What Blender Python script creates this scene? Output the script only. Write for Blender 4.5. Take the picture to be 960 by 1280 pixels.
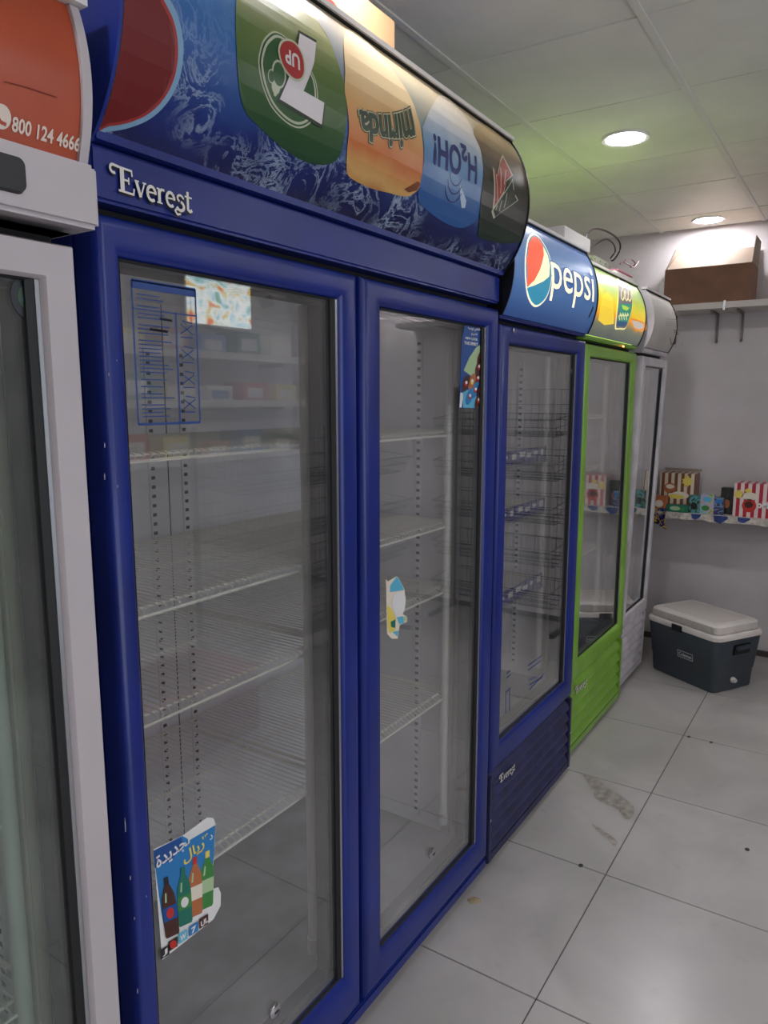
import bpy, bmesh, math, random
from mathutils import Vector, Matrix
random.seed(7)
for o in list(bpy.data.objects): bpy.data.objects.remove(o)
scene = bpy.context.scene
COL = scene.collection

# ------------------------------------------------------------------ camera
F_PX, YAW, PITCH = 914.6, .5822, .1519
CAM = Vector((0, 0, 1.53))
_f = Vector((math.cos(PITCH)*math.cos(YAW), math.cos(PITCH)*math.sin(YAW), -math.sin(PITCH)))
_r = _f.cross(Vector((0, 0, 1))).normalized()
_u = _r.cross(_f)
cd = bpy.data.cameras.new('camera'); cam = bpy.data.objects.new('camera', cd); COL.objects.link(cam)
cd.sensor_fit = 'VERTICAL'; cd.sensor_height = 24; cd.lens = F_PX/1280*24; cd.clip_start = .02
cam.matrix_world = Matrix(((_r.x, _u.x, -_f.x, CAM.x), (_r.y, _u.y, -_f.y, CAM.y), (_r.z, _u.z, -_f.z, CAM.z), (0, 0, 0, 1)))
scene.camera = cam
# ------------------------------------------------------------------ world, exposure
w = bpy.data.worlds.new('world'); scene.world = w; w.use_nodes = True
w.node_tree.nodes['Background'].inputs[0].default_value = (.86, .92, 1.0, 1)
w.node_tree.nodes['Background'].inputs[1].default_value = 2.1
vs = scene.view_settings
vs.view_transform = 'Standard'; vs.look = 'None'; vs.gamma = 1; vs.use_curve_mapping = False
vs.exposure = 0.62
LAMP = 88.0          # radiance of the ceiling downlights
# daylight enters through an unseen shop-front window, added for front fill, behind the photographer's right shoulder (portal guides sampling)
WX0, WX1, WZ0, WZ1 = -.7, 2.1, .35, 2.25
pl_ = bpy.data.lights.new('window_portal', 'AREA'); pl_.shape = 'RECTANGLE'; pl_.size = WX1-WX0; pl_.size_y = WZ1-WZ0; pl_.cycles.is_portal = True
po_ = bpy.data.objects.new('window_portal', pl_); COL.objects.link(po_); po_.location = ((WX0+WX1)/2, -2.2-.06, (WZ0+WZ1)/2); po_.rotation_euler = (math.pi/2, 0, 0)

def ray(px, py):
    return _f + _r*((px-480)/F_PX) + _u*((640-py)/F_PX)
def P(px, py, ax, val):          # where the line of sight of a photo pixel meets a known plane
    d = ray(px, py); return CAM + d*((val-CAM[ax])/d[ax])

# ------------------------------------------------------------------ materials
def lin(c):
    c = c/255
    return c/12.92 if c <= .04045 else ((c+.055)/1.055)**2.4
def rgb(r, g, b): return (lin(r), lin(g), lin(b), 1)
MATS = {}
def mat(name, col, rough=.5, metal=0, var=0, scale=8, bump=0, bscale=60, emit=0, coat=0, spec=.5):
    if name in MATS: return MATS[name]
    m = bpy.data.materials.new(name); m.use_nodes = True
    nt = m.node_tree; b = nt.nodes['Principled BSDF']
    b.inputs['Base Color'].default_value = rgb(*col); b.inputs['Roughness'].default_value = rough
    b.inputs['Metallic'].default_value = metal; b.inputs['Coat Weight'].default_value = coat
    b.inputs['Specular IOR Level'].default_value = spec
    ge = nt.nodes.new('ShaderNodeNewGeometry')
    if var:
        n = nt.nodes.new('ShaderNodeTexNoise'); n.inputs['Scale'].default_value = scale; n.inputs['Detail'].default_value = 5
        nt.links.new(ge.outputs['Position'], n.inputs['Vector'])
        r = nt.nodes.new('ShaderNodeValToRGB')
        r.color_ramp.elements[0].position = .3; r.color_ramp.elements[1].position = .7
        r.color_ramp.elements[0].color = rgb(*[max(0, c*(1-var)) for c in col]); r.color_ramp.elements[1].color = rgb(*[min(255, c*(1+var*.5)) for c in col])
        nt.links.new(n.outputs['Fac'], r.inputs[0]); nt.links.new(r.outputs[0], b.inputs['Base Color'])
    if bump:
        n2 = nt.nodes.new('ShaderNodeTexNoise'); n2.inputs['Scale'].default_value = bscale; n2.inputs['Detail'].default_value = 4
        nt.links.new(ge.outputs['Position'], n2.inputs['Vector'])
        bp = nt.nodes.new('ShaderNodeBump'); bp.inputs['Strength'].default_value = bump; bp.inputs['Distance'].default_value = .01
        nt.links.new(n2.outputs['Fac'], bp.inputs['Height']); nt.links.new(bp.outputs[0], b.inputs['Normal'])
    if emit:
        b.inputs['Emission Color'].default_value = rgb(*col); b.inputs['Emission Strength'].default_value = emit
    MATS[name] = m; return m
def glass_mat(name, tint, k=1.5, haze=0.0):
    m = bpy.data.materials.new(name); m.use_nodes = True; nt = m.node_tree; nt.nodes.clear()
    N = nt.nodes.new; L = nt.links.new
    out = N('ShaderNodeOutputMaterial'); tr = N('ShaderNodeBsdfTransparent'); gl = N('ShaderNodeBsdfGlossy'); mx = N('ShaderNodeMixShader')
    tr.inputs[0].default_value = (*tint, 1); gl.inputs['Roughness'].default_value = .01; gl.inputs['Color'].default_value = (1, 1, 1, 1)
    lw = N('ShaderNodeLayerWeight'); lw.inputs['Blend'].default_value = .5
    pw = N('ShaderNodeMath'); pw.operation = 'POWER'; pw.inputs[1].default_value = 5
    mu = N('ShaderNodeMath'); mu.operation = 'MULTIPLY_ADD'; mu.inputs[1].default_value = .96*k; mu.inputs[2].default_value = .04*k; mu.use_clamp = True
    L(lw.outputs['Facing'], pw.inputs[0]); L(pw.outputs[0], mu.inputs[0]); L(mu.outputs[0], mx.inputs[0]); L(tr.outputs[0], mx.inputs[1]); L(gl.outputs[0], mx.inputs[2])
    last = mx
    if haze:
        df = N('ShaderNodeBsdfDiffuse'); df.inputs[0].default_value = (.6, .6, .6, 1)
        m2 = N('ShaderNodeMixShader'); m2.inputs[0].default_value = haze
        L(mx.outputs[0], m2.inputs[1]); L(df.outputs[0], m2.inputs[2]); last = m2
    L(last.outputs[0], out.inputs[0]); MATS[name] = m; return m
def ramp_mat(name, stops, z0, z1, axis=2, rough=.25, emit=0, splash=None, noise=0, xtint=None):
    """printed sheet: colour stops along one axis of the object, optional white splash print."""
    m = bpy.data.materials.new(name); m.use_nodes = True; nt = m.node_tree; b = nt.nodes['Principled BSDF']
    N = nt.nodes.new; L = nt.links.new
    ge = N('ShaderNodeNewGeometry'); sx = N('ShaderNodeSeparateXYZ'); L(ge.outputs['Position'], sx.inputs[0])
    mr = N('ShaderNodeMapRange'); mr.inputs[1].default_value = z0; mr.inputs[2].default_value = z1
    src = sx.outputs[axis]
    if noise:
        n = N('ShaderNodeTexNoise'); n.inputs['Scale'].default_value = 9; n.inputs['Detail'].default_value = 6; L(ge.outputs['Position'], n.inputs['Vector'])
        a = N('ShaderNodeMath'); a.operation = 'MULTIPLY_ADD'; a.inputs[1].default_value = noise; L(n.outputs['Fac'], a.inputs[0]); L(src, a.inputs[2]); src = a.outputs[0]
        mr.inputs[1].default_value = z0+noise*.5; mr.inputs[2].default_value = z1+noise*.5
    L(src, mr.inputs[0])
    r = N('ShaderNodeValToRGB'); L(mr.outputs[0], r.inputs[0])
    els = r.color_ramp.elements
    while len(els) < len(stops): els.new(.5)
    for e, (p, c) in zip(els, stops): e.position = p; e.color = rgb(*c)
    colout = r.outputs[0]
    if xtint:      # second palette towards one end of the sheet
        xa, xb, stops2 = xtint
        mr2 = N('ShaderNodeMapRange'); mr2.inputs[1].default_value = xa; mr2.inputs[2].default_value = xb; L(sx.outputs[0], mr2.inputs[0])
        r2 = N('ShaderNodeValToRGB'); L(mr.outputs[0], r2.inputs[0]); e2 = r2.color_ramp.elements
        while len(e2) < len(stops2): e2.new(.5)
        for e, (p, c) in zip(e2, stops2): e.position = p; e.color = rgb(*c)
        mx = N('ShaderNodeMixRGB'); L(mr2.outputs[0], mx.inputs[0]); L(colout, mx.inputs[1]); L(r2.outputs[0], mx.inputs[2]); colout = mx.outputs[0]
    if splash:
        za, zb, amt = splash
        mp = N('ShaderNodeMapping'); mp.inputs['Rotation'].default_value = (0, .5, 0); L(ge.outputs['Position'], mp.inputs[0])
        n = N('ShaderNodeTexNoise'); n.inputs['Scale'].default_value = 16; n.inputs['Detail'].default_value = 9; n.inputs['Roughness'].default_value = .72; n.inputs['Distortion'].default_value = 1.1
        L(mp.outputs[0], n.inputs['Vector'])
        sub = N('ShaderNodeMath'); sub.operation = 'SUBTRACT'; sub.inputs[1].default_value = .5; L(n.outputs['Fac'], sub.inputs[0])
        ab = N('ShaderNodeMath'); ab.operation = 'ABSOLUTE'; L(sub.outputs[0], ab.inputs[0])
        rr = N('ShaderNodeMapRange'); rr.inputs[1].default_value = .045; rr.inputs[2].default_value = 0.0; L(ab.outputs[0], rr.inputs[0])
        n3 = N('ShaderNodeTexNoise'); n3.inputs['Scale'].default_value = 5; n3.inputs['Detail'].default_value = 2; L(ge.outputs['Position'], n3.inputs['Vector'])
        r3 = N('ShaderNodeMapRange'); r3.inputs[1].default_value = .45; r3.inputs[2].default_value = .62; L(n3.outputs['Fac'], r3.inputs[0])
        zz = N('ShaderNodeMapRange'); zz.inputs[1].default_value = zb; zz.inputs[2].default_value = za; L(sx.outputs[2], zz.inputs[0])
        m1 = N('ShaderNodeMath'); m1.operation = 'MULTIPLY'; L(rr.outputs[0], m1.inputs[0]); L(zz.outputs[0], m1.inputs[1])
        m2 = N('ShaderNodeMath'); m2.operation = 'MULTIPLY'; L(m1.outputs[0], m2.inputs[0]); L(r3.outputs[0], m2.inputs[1])
        m3 = N('ShaderNodeMath'); m3.operation = 'MULTIPLY'; m3.inputs[1].default_value = amt; L(m2.outputs[0], m3.inputs[0])
        mx = N('ShaderNodeMixRGB'); mx.inputs[2].default_value = rgb(190, 210, 230); L(m3.outputs[0], mx.inputs[0]); L(colout, mx.inputs[1]); colout = mx.outputs[0]
    L(colout, b.inputs['Base Color']); b.inputs['Roughness'].default_value = rough
    if emit: L(colout, b.inputs['Emission Color']); b.inputs['Emission Strength'].default_value = emit
    MATS[name] = m; return m
def stripe_mat(name, c1, c2, freq, axis=1, duty=.5):
    m = bpy.data.materials.new(name); m.use_nodes = True; nt = m.node_tree; b = nt.nodes['Principled BSDF']
    N = nt.nodes.new; L = nt.links.new
    g = N('ShaderNodeNewGeometry'); s = N('ShaderNodeSeparateXYZ'); L(g.outputs['Position'], s.inputs[0])
    a = N('ShaderNodeMath'); a.operation = 'MULTIPLY'; a.inputs[1].default_value = freq; L(s.outputs[axis], a.inputs[0])
    f = N('ShaderNodeMath'); f.operation = 'FRACT'; L(a.outputs[0], f.inputs[0])
    c = N('ShaderNodeMath'); c.operation = 'GREATER_THAN'; c.inputs[1].default_value = duty; L(f.outputs[0], c.inputs[0])
    x = N('ShaderNodeMixRGB'); x.inputs[1].default_value = rgb(*c1); x.inputs[2].default_value = rgb(*c2); L(c.outputs[0], x.inputs[0])
    L(x.outputs[0], b.inputs['Base Color']); b.inputs['Roughness'].default_value = .4
    MATS[name] = m; return m
def patch_mat(name, cols, scale, emit=0, rough=.4):
    """busy printed colours (packaging, a display), voronoi cells through a ramp."""
    m = bpy.data.materials.new(name); m.use_nodes = True; nt = m.node_tree; b = nt.nodes['Principled BSDF']
    N = nt.nodes.new; L = nt.links.new
    g = N('ShaderNodeNewGeometry'); n = N('ShaderNodeTexNoise'); n.inputs['Scale'].default_value = scale; n.inputs['Detail'].default_value = 3; n.inputs['Distortion'].default_value = 1.5
    L(g.outputs['Position'], n.inputs['Vector'])
    r = N('ShaderNodeValToRGB'); L(n.outputs['Fac'], r.inputs[0]); r.color_ramp.interpolation = 'CONSTANT'
    els = r.color_ramp.elements
    while len(els) < len(cols): els.new(.5)
    for i, (e, c) in enumerate(zip(els, cols)): e.position = 0 if i == 0 else .3+.4*i/len(cols); e.color = rgb(*c)
    L(r.outputs[0], b.inputs['Base Color']); b.inputs['Roughness'].default_value = rough
    if emit: L(r.outputs[0], b.inputs['Emission Color']); b.inputs['Emission Strength'].default_value = emit
    MATS[name] = m; return m

# ------------------------------------------------------------------ mesh helpers
ORG = {}
def root(name, label, cat, loc, group=None, rotz=0):
    o = bpy.data.objects.new(name, None); COL.objects.link(o); o.location = loc; o.rotation_euler[2] = rotz
    o.empty_display_size = .1
    o['label'] = label; o['category'] = cat
    if group: o['group'] = group
    ORG[o] = Vector(loc); return o
def mk(name, bm, m, parent=None, smooth=False, local=False, label=None, kind=None):
    if isinstance(bm, bpy.types.Mesh): me = bm
    else:
        if parent is not None and not local and parent in ORG: bmesh.ops.translate(bm, vec=-ORG[parent], verts=bm.verts)
        me = bpy.data.meshes.new(name)
        if smooth:
            for f in bm.faces: f.smooth = True
        bm.normal_update(); bm.to_mesh(me); bm.free()
        for x in (m if isinstance(m, (list, tuple)) else [m]): me.materials.append(MATS[x] if isinstance(x, str) else x)
        if smooth:
            try: me.set_sharp_from_angle(angle=math.radians(40))
            except Exception: pass
    o = bpy.data.objects.new(name, me); COL.objects.link(o)
    if parent is not None:
        o.parent = parent
        if parent in ORG: ORG[o] = ORG[parent]
    if label: o['label'] = label
    if kind: o['kind'] = kind
    return o
def tag(o, label, cat, group=None):
    o['label'] = label; o['category'] = cat
    if group: o['group'] = group
    return o
def box(bm, x0, x1, y0, y1, z0, z1, mi=0, bevel=0):
    vs_ = [bm.verts.new((x, y, z)) for x in (x0, x1) for y in (y0, y1) for z in (z0, z1)]
    fs = [(0, 1, 3, 2), (4, 6, 7, 5), (0, 4, 5, 1), (2, 3, 7, 6), (0, 2, 6, 4), (1, 5, 7, 3)]
    F = [bm.faces.new([vs_[i] for i in f]) for f in fs]
    for f in F: f.material_index = mi
    if bevel:
        es = list({e for f in F for e in f.edges})
        bmesh.ops.bevel(bm, geom=es, offset=bevel, segments=2, affect='EDGES', clamp_overlap=True)
    return F
def B(*a, **k):
    bm = bmesh.new(); box(bm, *a, **k); return bm
def tube(bm, pts, r, n=6, mi=0, cap=True):
    pts = [Vector(p) for p in pts]; rings = []
    for i, p in enumerate(pts):
        d = (pts[min(i+1, len(pts)-1)]-pts[max(i-1, 0)]).normalized()
        a = Vector((0, 0, 1)) if abs(d.z) < .9 else Vector((1, 0, 0))
        u = d.cross(a).normalized(); v = d.cross(u)
        rings.append([bm.verts.new(p+(u*math.cos(t)+v*math.sin(t))*r) for t in [2*math.pi*k/n for k in range(n)]])
    for a, b in zip(rings, rings[1:]):
        for k in range(n):
            f = bm.faces.new((a[k], a[(k+1) % n], b[(k+1) % n], b[k])); f.material_index = mi
    if cap:
        for rg in (rings[0], rings[-1]):
            f = bm.faces.new(rg); f.material_index = mi
def lathe(bm, prof, c, axis=2, n=24, mi=0, cap=True):
    rings = []
    for r, h in prof:
        ring = []
        for k in range(n):
            t = 2*math.pi*k/n; a, b = r*math.cos(t), r*math.sin(t)
            v = (a, b, h) if axis == 2 else ((a, h, b) if axis == 1 else (h, a, b))
            ring.append(bm.verts.new(Vector(c)+Vector(v)))
        rings.append(ring)
    for a, b in zip(rings, rings[1:]):
        for k in range(n):
            f = bm.faces.new((a[k], a[(k+1) % n], b[(k+1) % n], b[k])); f.material_index = mi
    for rg in (rings[0], rings[-1]) if cap else ():
        if (rg[0].co-rg[n//2].co).length > 1e-5:
            f = bm.faces.new(rg); f.material_index = mi
def extrude_profile(bm, prof, x0, x1, mi=0, closed=True):
    """profile of (y,z) points swept along x"""
    a = [bm.verts.new((x0, y, z)) for y, z in prof]; b = [bm.verts.new((x1, y, z)) for y, z in prof]
    n = len(prof)
    for k in range(n if closed else n-1):
        f = bm.faces.new((a[k], b[k], b[(k+1) % n], a[(k+1) % n])); f.material_index = mi
    if closed:
        for r in (a, b):
            f = bm.faces.new(r); f.material_index = mi
def frame_sweep(bm, x0, x1, z0, z1, wl, wr, wb, wt, prof, y0, mi=0):
    """mitred frame: prof = (t across the rail 0 outer..1 inner, depth y)"""
    rings = []
    for t, y in prof:
        rings.append([bm.verts.new(v) for v in ((x0+t*wl, y0+y, z0+t*wb), (x1-t*wr, y0+y, z0+t*wb), (x1-t*wr, y0+y, z1-t*wt), (x0+t*wl, y0+y, z1-t*wt))])
    m = len(rings)
    for i in range(m):
        a, b = rings[i], rings[(i+1) % m]
        for k in range(4):
            f = bm.faces.new((a[k], a[(k+1) % 4], b[(k+1) % 4], b[k])); f.material_index = mi

# ---- flat art: 2-D polygons / lettering laid on a surface -----------------
def poly2(pts):
    return ([Vector((p[0], p[1])) for p in pts], [list(range(len(pts)))])
def ell(cx, cy, rx, ry, n=36, rot=0, a0=0, a1=2*math.pi):
    c, s = math.cos(rot), math.sin(rot); out = []
    for k in range(n):
        t = a0+(a1-a0)*k/n; x, y = rx*math.cos(t), ry*math.sin(t)
        out.append((cx+c*x-s*y, cy+s*x+c*y))
    return out
def smooth(pts, n=5):
    N = len(pts); out = []
    for i in range(N):
        a, b, c, d = [Vector(pts[(i+k) % N][:2]) for k in (-1, 0, 1, 2)]
        for k in range(n):
            t = k/n; out.append(tuple(.5*((2*b)+(c-a)*t+(2*a-5*b+4*c-d)*t*t+(3*b-a-3*c+d)*t**3)))
    return out
_tc = {}
def text2(body, bold=0.0, spacing=1.0, shear=0.0):
    key = (body, bold, spacing, shear)
    if key not in _tc:
        cu = bpy.data.curves.new('t', 'FONT'); cu.body = body; cu.offset = bold; cu.space_character = spacing; cu.shear = shear; cu.resolution_u = 3
        ob = bpy.data.objects.new('t', cu); COL.objects.link(ob)
        dg = bpy.context.evaluated_depsgraph_get(); me = bpy.data.meshes.new_from_object(ob.evaluated_get(dg))
        V = [(v.co.x, v.co.y) for v in me.vertices]; Fc = [list(p.vertices) for p in me.polygons]
        bpy.data.objects.remove(ob); bpy.data.curves.remove(cu); bpy.data.meshes.remove(me)
        _tc[key] = (V, Fc)
    return _tc[key]
def fit(geom, cx, cy, w_=None, h_=None, rot=0, warp=None):
    V, Fc = geom
    if not V: return ([], [])
    xs = [v[0] for v in V]; ys = [v[1] for v in V]; mx, my = (min(xs)+max(xs))/2, (min(ys)+max(ys))/2
    W, Hh = max(xs)-min(xs) or 1, max(ys)-min(ys) or 1
    sx = w_/W if w_ else h_/Hh; sy = h_/Hh if h_ else sx
    c, s = math.cos(rot), math.sin(rot); out = []
    for v in V:
        x, y = (v[0]-mx)*sx, (v[1]-my)*sy
        if warp: x, y = warp(x, y)
        out.append((cx+c*x-s*y, cy+s*x+c*y, v[2] if len(v) > 2 else 0))
    return (out, Fc)
def strokes(lines):
    """pen strokes [(points,width)] -> one flat mesh of quads with round joints"""
    V, Fc = [], []
    for pts, wd in lines:
        for k in range(len(pts)-1):
            a, b = Vector(pts[k]), Vector(pts[k+1]); d = (b-a)
            if d.length < 1e-6: continue
            nrm = Vector((-d.y, d.x)).normalized()*wd/2; i = len(V)
            e_ = .06*len(Fc); V += [(*p_, e_) for p_ in (a+nrm, b+nrm, b-nrm, a-nrm)]; Fc.append([i, i+1, i+2, i+3])
        for p in pts[1:-1]:
            i = len(V); e_ = .06*len(Fc); V += [(p[0]+wd/2*math.cos(t*math.pi/4), p[1]+wd/2*math.sin(t*math.pi/4), e_) for t in range(8)]; Fc.append(list(range(i, i+8)))
    return (V, Fc)
def arc(cx, cy, r, a0, a1, n=10, ry=None):
    ry = ry or r
    return [(cx+r*math.cos(math.radians(a0+(a1-a0)*k/n)), cy+ry*math.sin(math.radians(a0+(a1-a0)*k/n))) for k in range(n+1)]
def badge_geom():
    L = []
    L += [([(.3, .0), (.3, 1)], .2), ([(.1, .96), (.8, .96)], .09), ([(.78, 1), (.8, .74)], .07), ([(.3, .52), (.62, .52)], .08), ([(.62, .66), (.62, .38)], .06),
          ([(.1, .04), (.85, .04)], .09), ([(.83, 0), (.88, .28)], .07), ([(.15, .96)]+arc(-.12, .82, .16, 70, 300, 10), .11)]
    x = .98
    L += [([(x, .62), (x+.2, .02)], .14), ([(x+.2, .02), (x+.42, .62)], .07), ([(x-.08, .63), (x+.14, .63)], .06), ([(x+.32, .63), (x+.52, .63)], .06)]
    x = 1.5
    L += [(arc(x+.25, .31, .22, 0, 310, 14, .29), .13), ([(x+.05, .33), (x+.5, .36)], .07)]
    x = 2.05
    L += [([(x+.1, 0), (x+.1, .62)], .15), ([(x-.04, .03), (x+.26, .03)], .06), ([(x+.1, .45), (x+.22, .6), (x+.38, .6)], .1), ([(x-.04, .6), (x+.1, .6)], .06)]
    x = 2.5
    L += [(arc(x+.25, .31, .22, 0, 310, 14, .29), .13), ([(x+.05, .33), (x+.5, .36)], .07)]
    x = 3.05
    L += [([(x+.42, .5)]+arc(x+.24, .47, .17, 20, 250, 8, .14), .1), (arc(x+.2, .14, .21, 80, -160, 12, .19), .13), ([(x+.05, .02), (x-.12, -.12), (x, -.26), (x+.2, -.2)], .09)]
    x = 3.5
    L += [([(x+.18, .85), (x+.18, .08), (x+.3, .02), (x+.42, .1)], .13), ([(x, .62), (x+.42, .62)], .07)]
    return strokes(L)
def decal(name, geoms, mapfn, mats_, parent, cuts=0, label=None, local=False):
    """geoms: list of (geom, material_index, layer). mapfn(u,v,layer)->world point. cuts: strip height for curved surfaces"""
    bm = bmesh.new()
    for geom, mi, layer in geoms:
        V, Fc = geom
        b2 = bmesh.new(); vv = [b2.verts.new((v[0], v[1], v[2] if len(v) > 2 else 0)) for v in V]
        for f in Fc:
            try: b2.faces.new([vv[i] for i in f])
            except ValueError: pass
        bmesh.ops.triangulate(b2, faces=[f for f in b2.faces if len(f.verts) > 4])
        if cuts and V:
            lo, hi = min(v[1] for v in V), max(v[1] for v in V)
            y = math.floor(lo/cuts)*cuts+cuts
            while y < hi:
                bmesh.ops.bisect_plane(b2, geom=b2.verts[:]+b2.edges[:]+b2.faces[:], plane_co=(0, y, 0), plane_no=(0, 1, 0)); y += cuts
        idx = {}
        for v in b2.verts: idx[v] = bm.verts.new(mapfn(v.co.x, v.co.y, layer+v.co.z))
        for f in b2.faces:
            try: nf = bm.faces.new([idx[v] for v in f.verts]); nf.material_index = mi
            except ValueError: pass
        b2.free()
    return mk(name, bm, mats_, parent, local=local, label=label)

# ================================================================== materials
mat('tile_grout', (70, 66, 64), .9)
mat('ceiling_tile', (226, 225, 214), .75, var=.05, scale=3, bump=.1, bscale=120)
mat('grid_white', (216, 214, 208), .5)
mat('void', (40, 38, 36), .9)
mat('wall', (203, 196, 196), .8, var=.06, scale=2.5, bump=.15, bscale=25)
mat('blue', (16, 38, 120), .34, var=.12, scale=5)
mat('blue_worn', (44, 46, 86), .5, var=.28, scale=14, bump=.04)
mat('green', (126, 172, 62), .35, var=.1, scale=6)
mat('white_paint', (190, 182, 184), .35, var=.04, scale=4)
mat('white_old', (196, 190, 194), .5, var=.1, scale=9)
mat('liner', (228, 226, 228), .45, var=.05, scale=5)
mat('liner_floor', (132, 130, 132), .5, var=.15, scale=8)
mat('tray_dark', (34, 40, 46), .4)
mat('wire', (232, 228, 214), .4)
mat('slot', (14, 14, 16), .8)
mat('gasket', (18, 18, 20), .6)
mat('silver', (176, 178, 182), .3, metal=.8)
mat('chrome', (205, 205, 208), .15, metal=1)
mat('tube_glass', (215, 215, 205), .3)
mat('beige_trim', (186, 180, 164), .45)
mat('black', (16, 16, 18), .4)
mat('rim_white', (225, 220, 215), .4)
mat('badge', (226, 222, 214), .35)
mat('badge_edge', (40, 36, 40), .5)
mat('paper_white', (216, 212, 208), .6)
mat('cardboard', (128, 92, 74), .8, var=.08, scale=12)
mat('cardboard_in', (150, 132, 116), .8, var=.05, scale=12)
mat('black_wire', (24, 24, 28), .4, metal=.3)
glass_mat('door_glass', (.94, .945, .95), 2.2, .03)
glass_mat('door_glass_green', (.80, .86, .83), 2.0, .04)

# marble-look floor tile
def floor_mat():
    m = bpy.data.materials.new('floor_tile'); m.use_nodes = True; nt = m.node_tree; b = nt.nodes['Principled BSDF']; N = nt.nodes.new; L = nt.links.new
    g = N('ShaderNodeNewGeometry'); oi = N('ShaderNodeObjectInfo')
    n = N('ShaderNodeTexNoise'); n.inputs['Scale'].default_value = 2.2; n.inputs['Detail'].default_value = 8; n.inputs['Distortion'].default_value = .6; L(g.outputs['Position'], n.inputs['Vector'])
    r = N('ShaderNodeValToRGB'); L(n.outputs['Fac'], r.inputs[0]); e = r.color_ramp.elements
    e[0].position = .3; e[0].color = rgb(158, 154, 151); e[1].position = .62; e[1].color = rgb(178, 173, 170)
    hs = N('ShaderNodeHueSaturation'); mr = N('ShaderNodeMapRange'); mr.inputs[3].default_value = .95; mr.inputs[4].default_value = 1.04; L(oi.outputs['Random'], mr.inputs[0]); L(mr.outputs[0], hs.inputs['Value'])
    L(r.outputs[0], hs.inputs['Color'])
    n2 = N('ShaderNodeTexNoise'); n2.inputs['Scale'].default_value = 14; n2.inputs['Detail'].default_value = 6; L(g.outputs['Position'], n2.inputs['Vector'])
    r2 = N('ShaderNodeMapRange'); r2.inputs[1].default_value = .62; r2.inputs[2].default_value = .8; r2.inputs[4].default_value = .22; L(n2.outputs['Fac'], r2.inputs[0])
    mx = N('ShaderNodeMixRGB'); mx.inputs[2].default_value = rgb(128, 120, 112); L(r2.outputs[0], mx.inputs[0]); L(hs.outputs[0], mx.inputs[1]); L(mx.outputs[0], b.inputs['Base Color'])
    rr = N('ShaderNodeMapRange'); rr.inputs[3].default_value = .2; rr.inputs[4].default_value = .3; L(n.outputs['Fac'], rr.inputs[0]); L(rr.outputs[0], b.inputs['Roughness'])
    MATS['floor_tile'] = m
floor_mat()
def emb_mat():   # ceiling panel with an embossed diamond relief
    m = MATS['ceiling_tile'].copy(); m.name = 'ceiling_tile_embossed'; nt = m.node_tree; b = nt.nodes['Principled BSDF']; N = nt.nodes.new; L = nt.links.new
    g = N('ShaderNodeNewGeometry'); mp = N('ShaderNodeMapping'); mp.inputs['Rotation'].default_value = (0, 0, math.pi/4); mp.inputs['Scale'].default_value = (14, 14, 14); L(g.outputs['Position'], mp.inputs[0])
    ch = N('ShaderNodeTexBrick'); ch.inputs['Scale'].default_value = 1; ch.inputs['Mortar Size'].default_value = .06; ch.inputs['Color1'].default_value = (0, 0, 0, 1); ch.inputs['Color2'].default_value = (.2, .2, .2, 1); ch.inputs['Mortar'].default_value = (1, 1, 1, 1)
    L(mp.outputs[0], ch.inputs[0]); bp = N('ShaderNodeBump'); bp.inputs['Strength'].default_value = 1; bp.inputs['Distance'].default_value = .012
    L(ch.outputs[0], bp.inputs['Height']); L(bp.outputs[0], b.inputs['Normal']); b.inputs['Roughness'].default_value = .4; MATS['ceiling_tile_embossed'] = m
emb_mat()

# ================================================================== room shell
XB, XF, YL, YR, ZC = 4.80, -2.4, 1.76, -2.2, 2.53
def struct(name, bm, m, parent=None):
    o = mk(name, bm, m, parent)
    if parent is None: o['kind'] = 'structure'
    return o
floor = struct('floor', B(XF, XB, YR, YL, -.08, -.003), 'tile_grout')
T = .6
tm = bpy.data.meshes.new('tile'); _b = B(-T/2+.0016, T/2-.0016, -T/2+.0016, T/2-.0016, -.012, 0, bevel=.0012); _b.to_mesh(tm); _b.free(); tm.materials.append(MATS['floor_tile'])
x = 1.618-T*6.5
while x < XB+T/2:
    y = .595-T*4.5
    while y < YL+T/2:
        if x+T/2 > XF and y+T/2 > YR and x-T/2 < XB and y-T/2 < YL:
            if x-T/2 < XF or x+T/2 > XB or y-T/2 < YR or y+T/2 > YL:
                b_ = B(max(-T/2+.0016, XF-x), min(T/2-.0016, XB-x), max(-T/2+.0016, YR-y), min(T/2-.0016, YL-y), -.012, 0); o = mk('tile', b_, 'floor_tile', floor, local=True)
            else:
                o = mk('tile', tm, None, floor)
            o.location = (x, y, 0)
        y += T
    x += T
# worn patch and spots on the tile in front of the blue cooler
mat('worn', (150, 142, 134), .8, var=.2, scale=40)
mat('stain', (158, 142, 108), .6, var=.3, scale=40)
mat('spot', (42, 36, 34), .7)
flo = lambda u, v, l: Vector((u, v, .0006+.0003*l))
def fl(pts): return poly2(smooth([tuple(P(a, b, 2, 0)[:2]) for a, b in pts], 3))
MATS['worn'].node_tree.nodes['Principled BSDF'].inputs['Roughness'].default_value = .5
decal('worn_patch', [(fl([(728, 968), (745, 972), (760, 985), (778, 996), (792, 1008), (790, 1022), (781, 1024), (772, 1012), (757, 1005), (744, 998), (740, 986)]), 0, 0),
                     (fl([(740, 1030), (757, 1040), (772, 1052), (768, 1058), (762, 1052), (748, 1041)]), 0, 0)], flo, ['worn'], floor)
decal('stain', [(fl([(584, 1124), (592, 1121), (601, 1124), (599, 1129), (588, 1130)]), 0, 0)], flo, ['stain'], floor)
for a, b in ((934, 1062), (726, 1082), (861, 921), (889, 928)):
    decal('spot', [(poly2(ell(P(a, b, 2, 0).x, P(a, b, 2, 0).y, .011, .008, 10)), 0, 0)], flo, ['spot'], floor)

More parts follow.
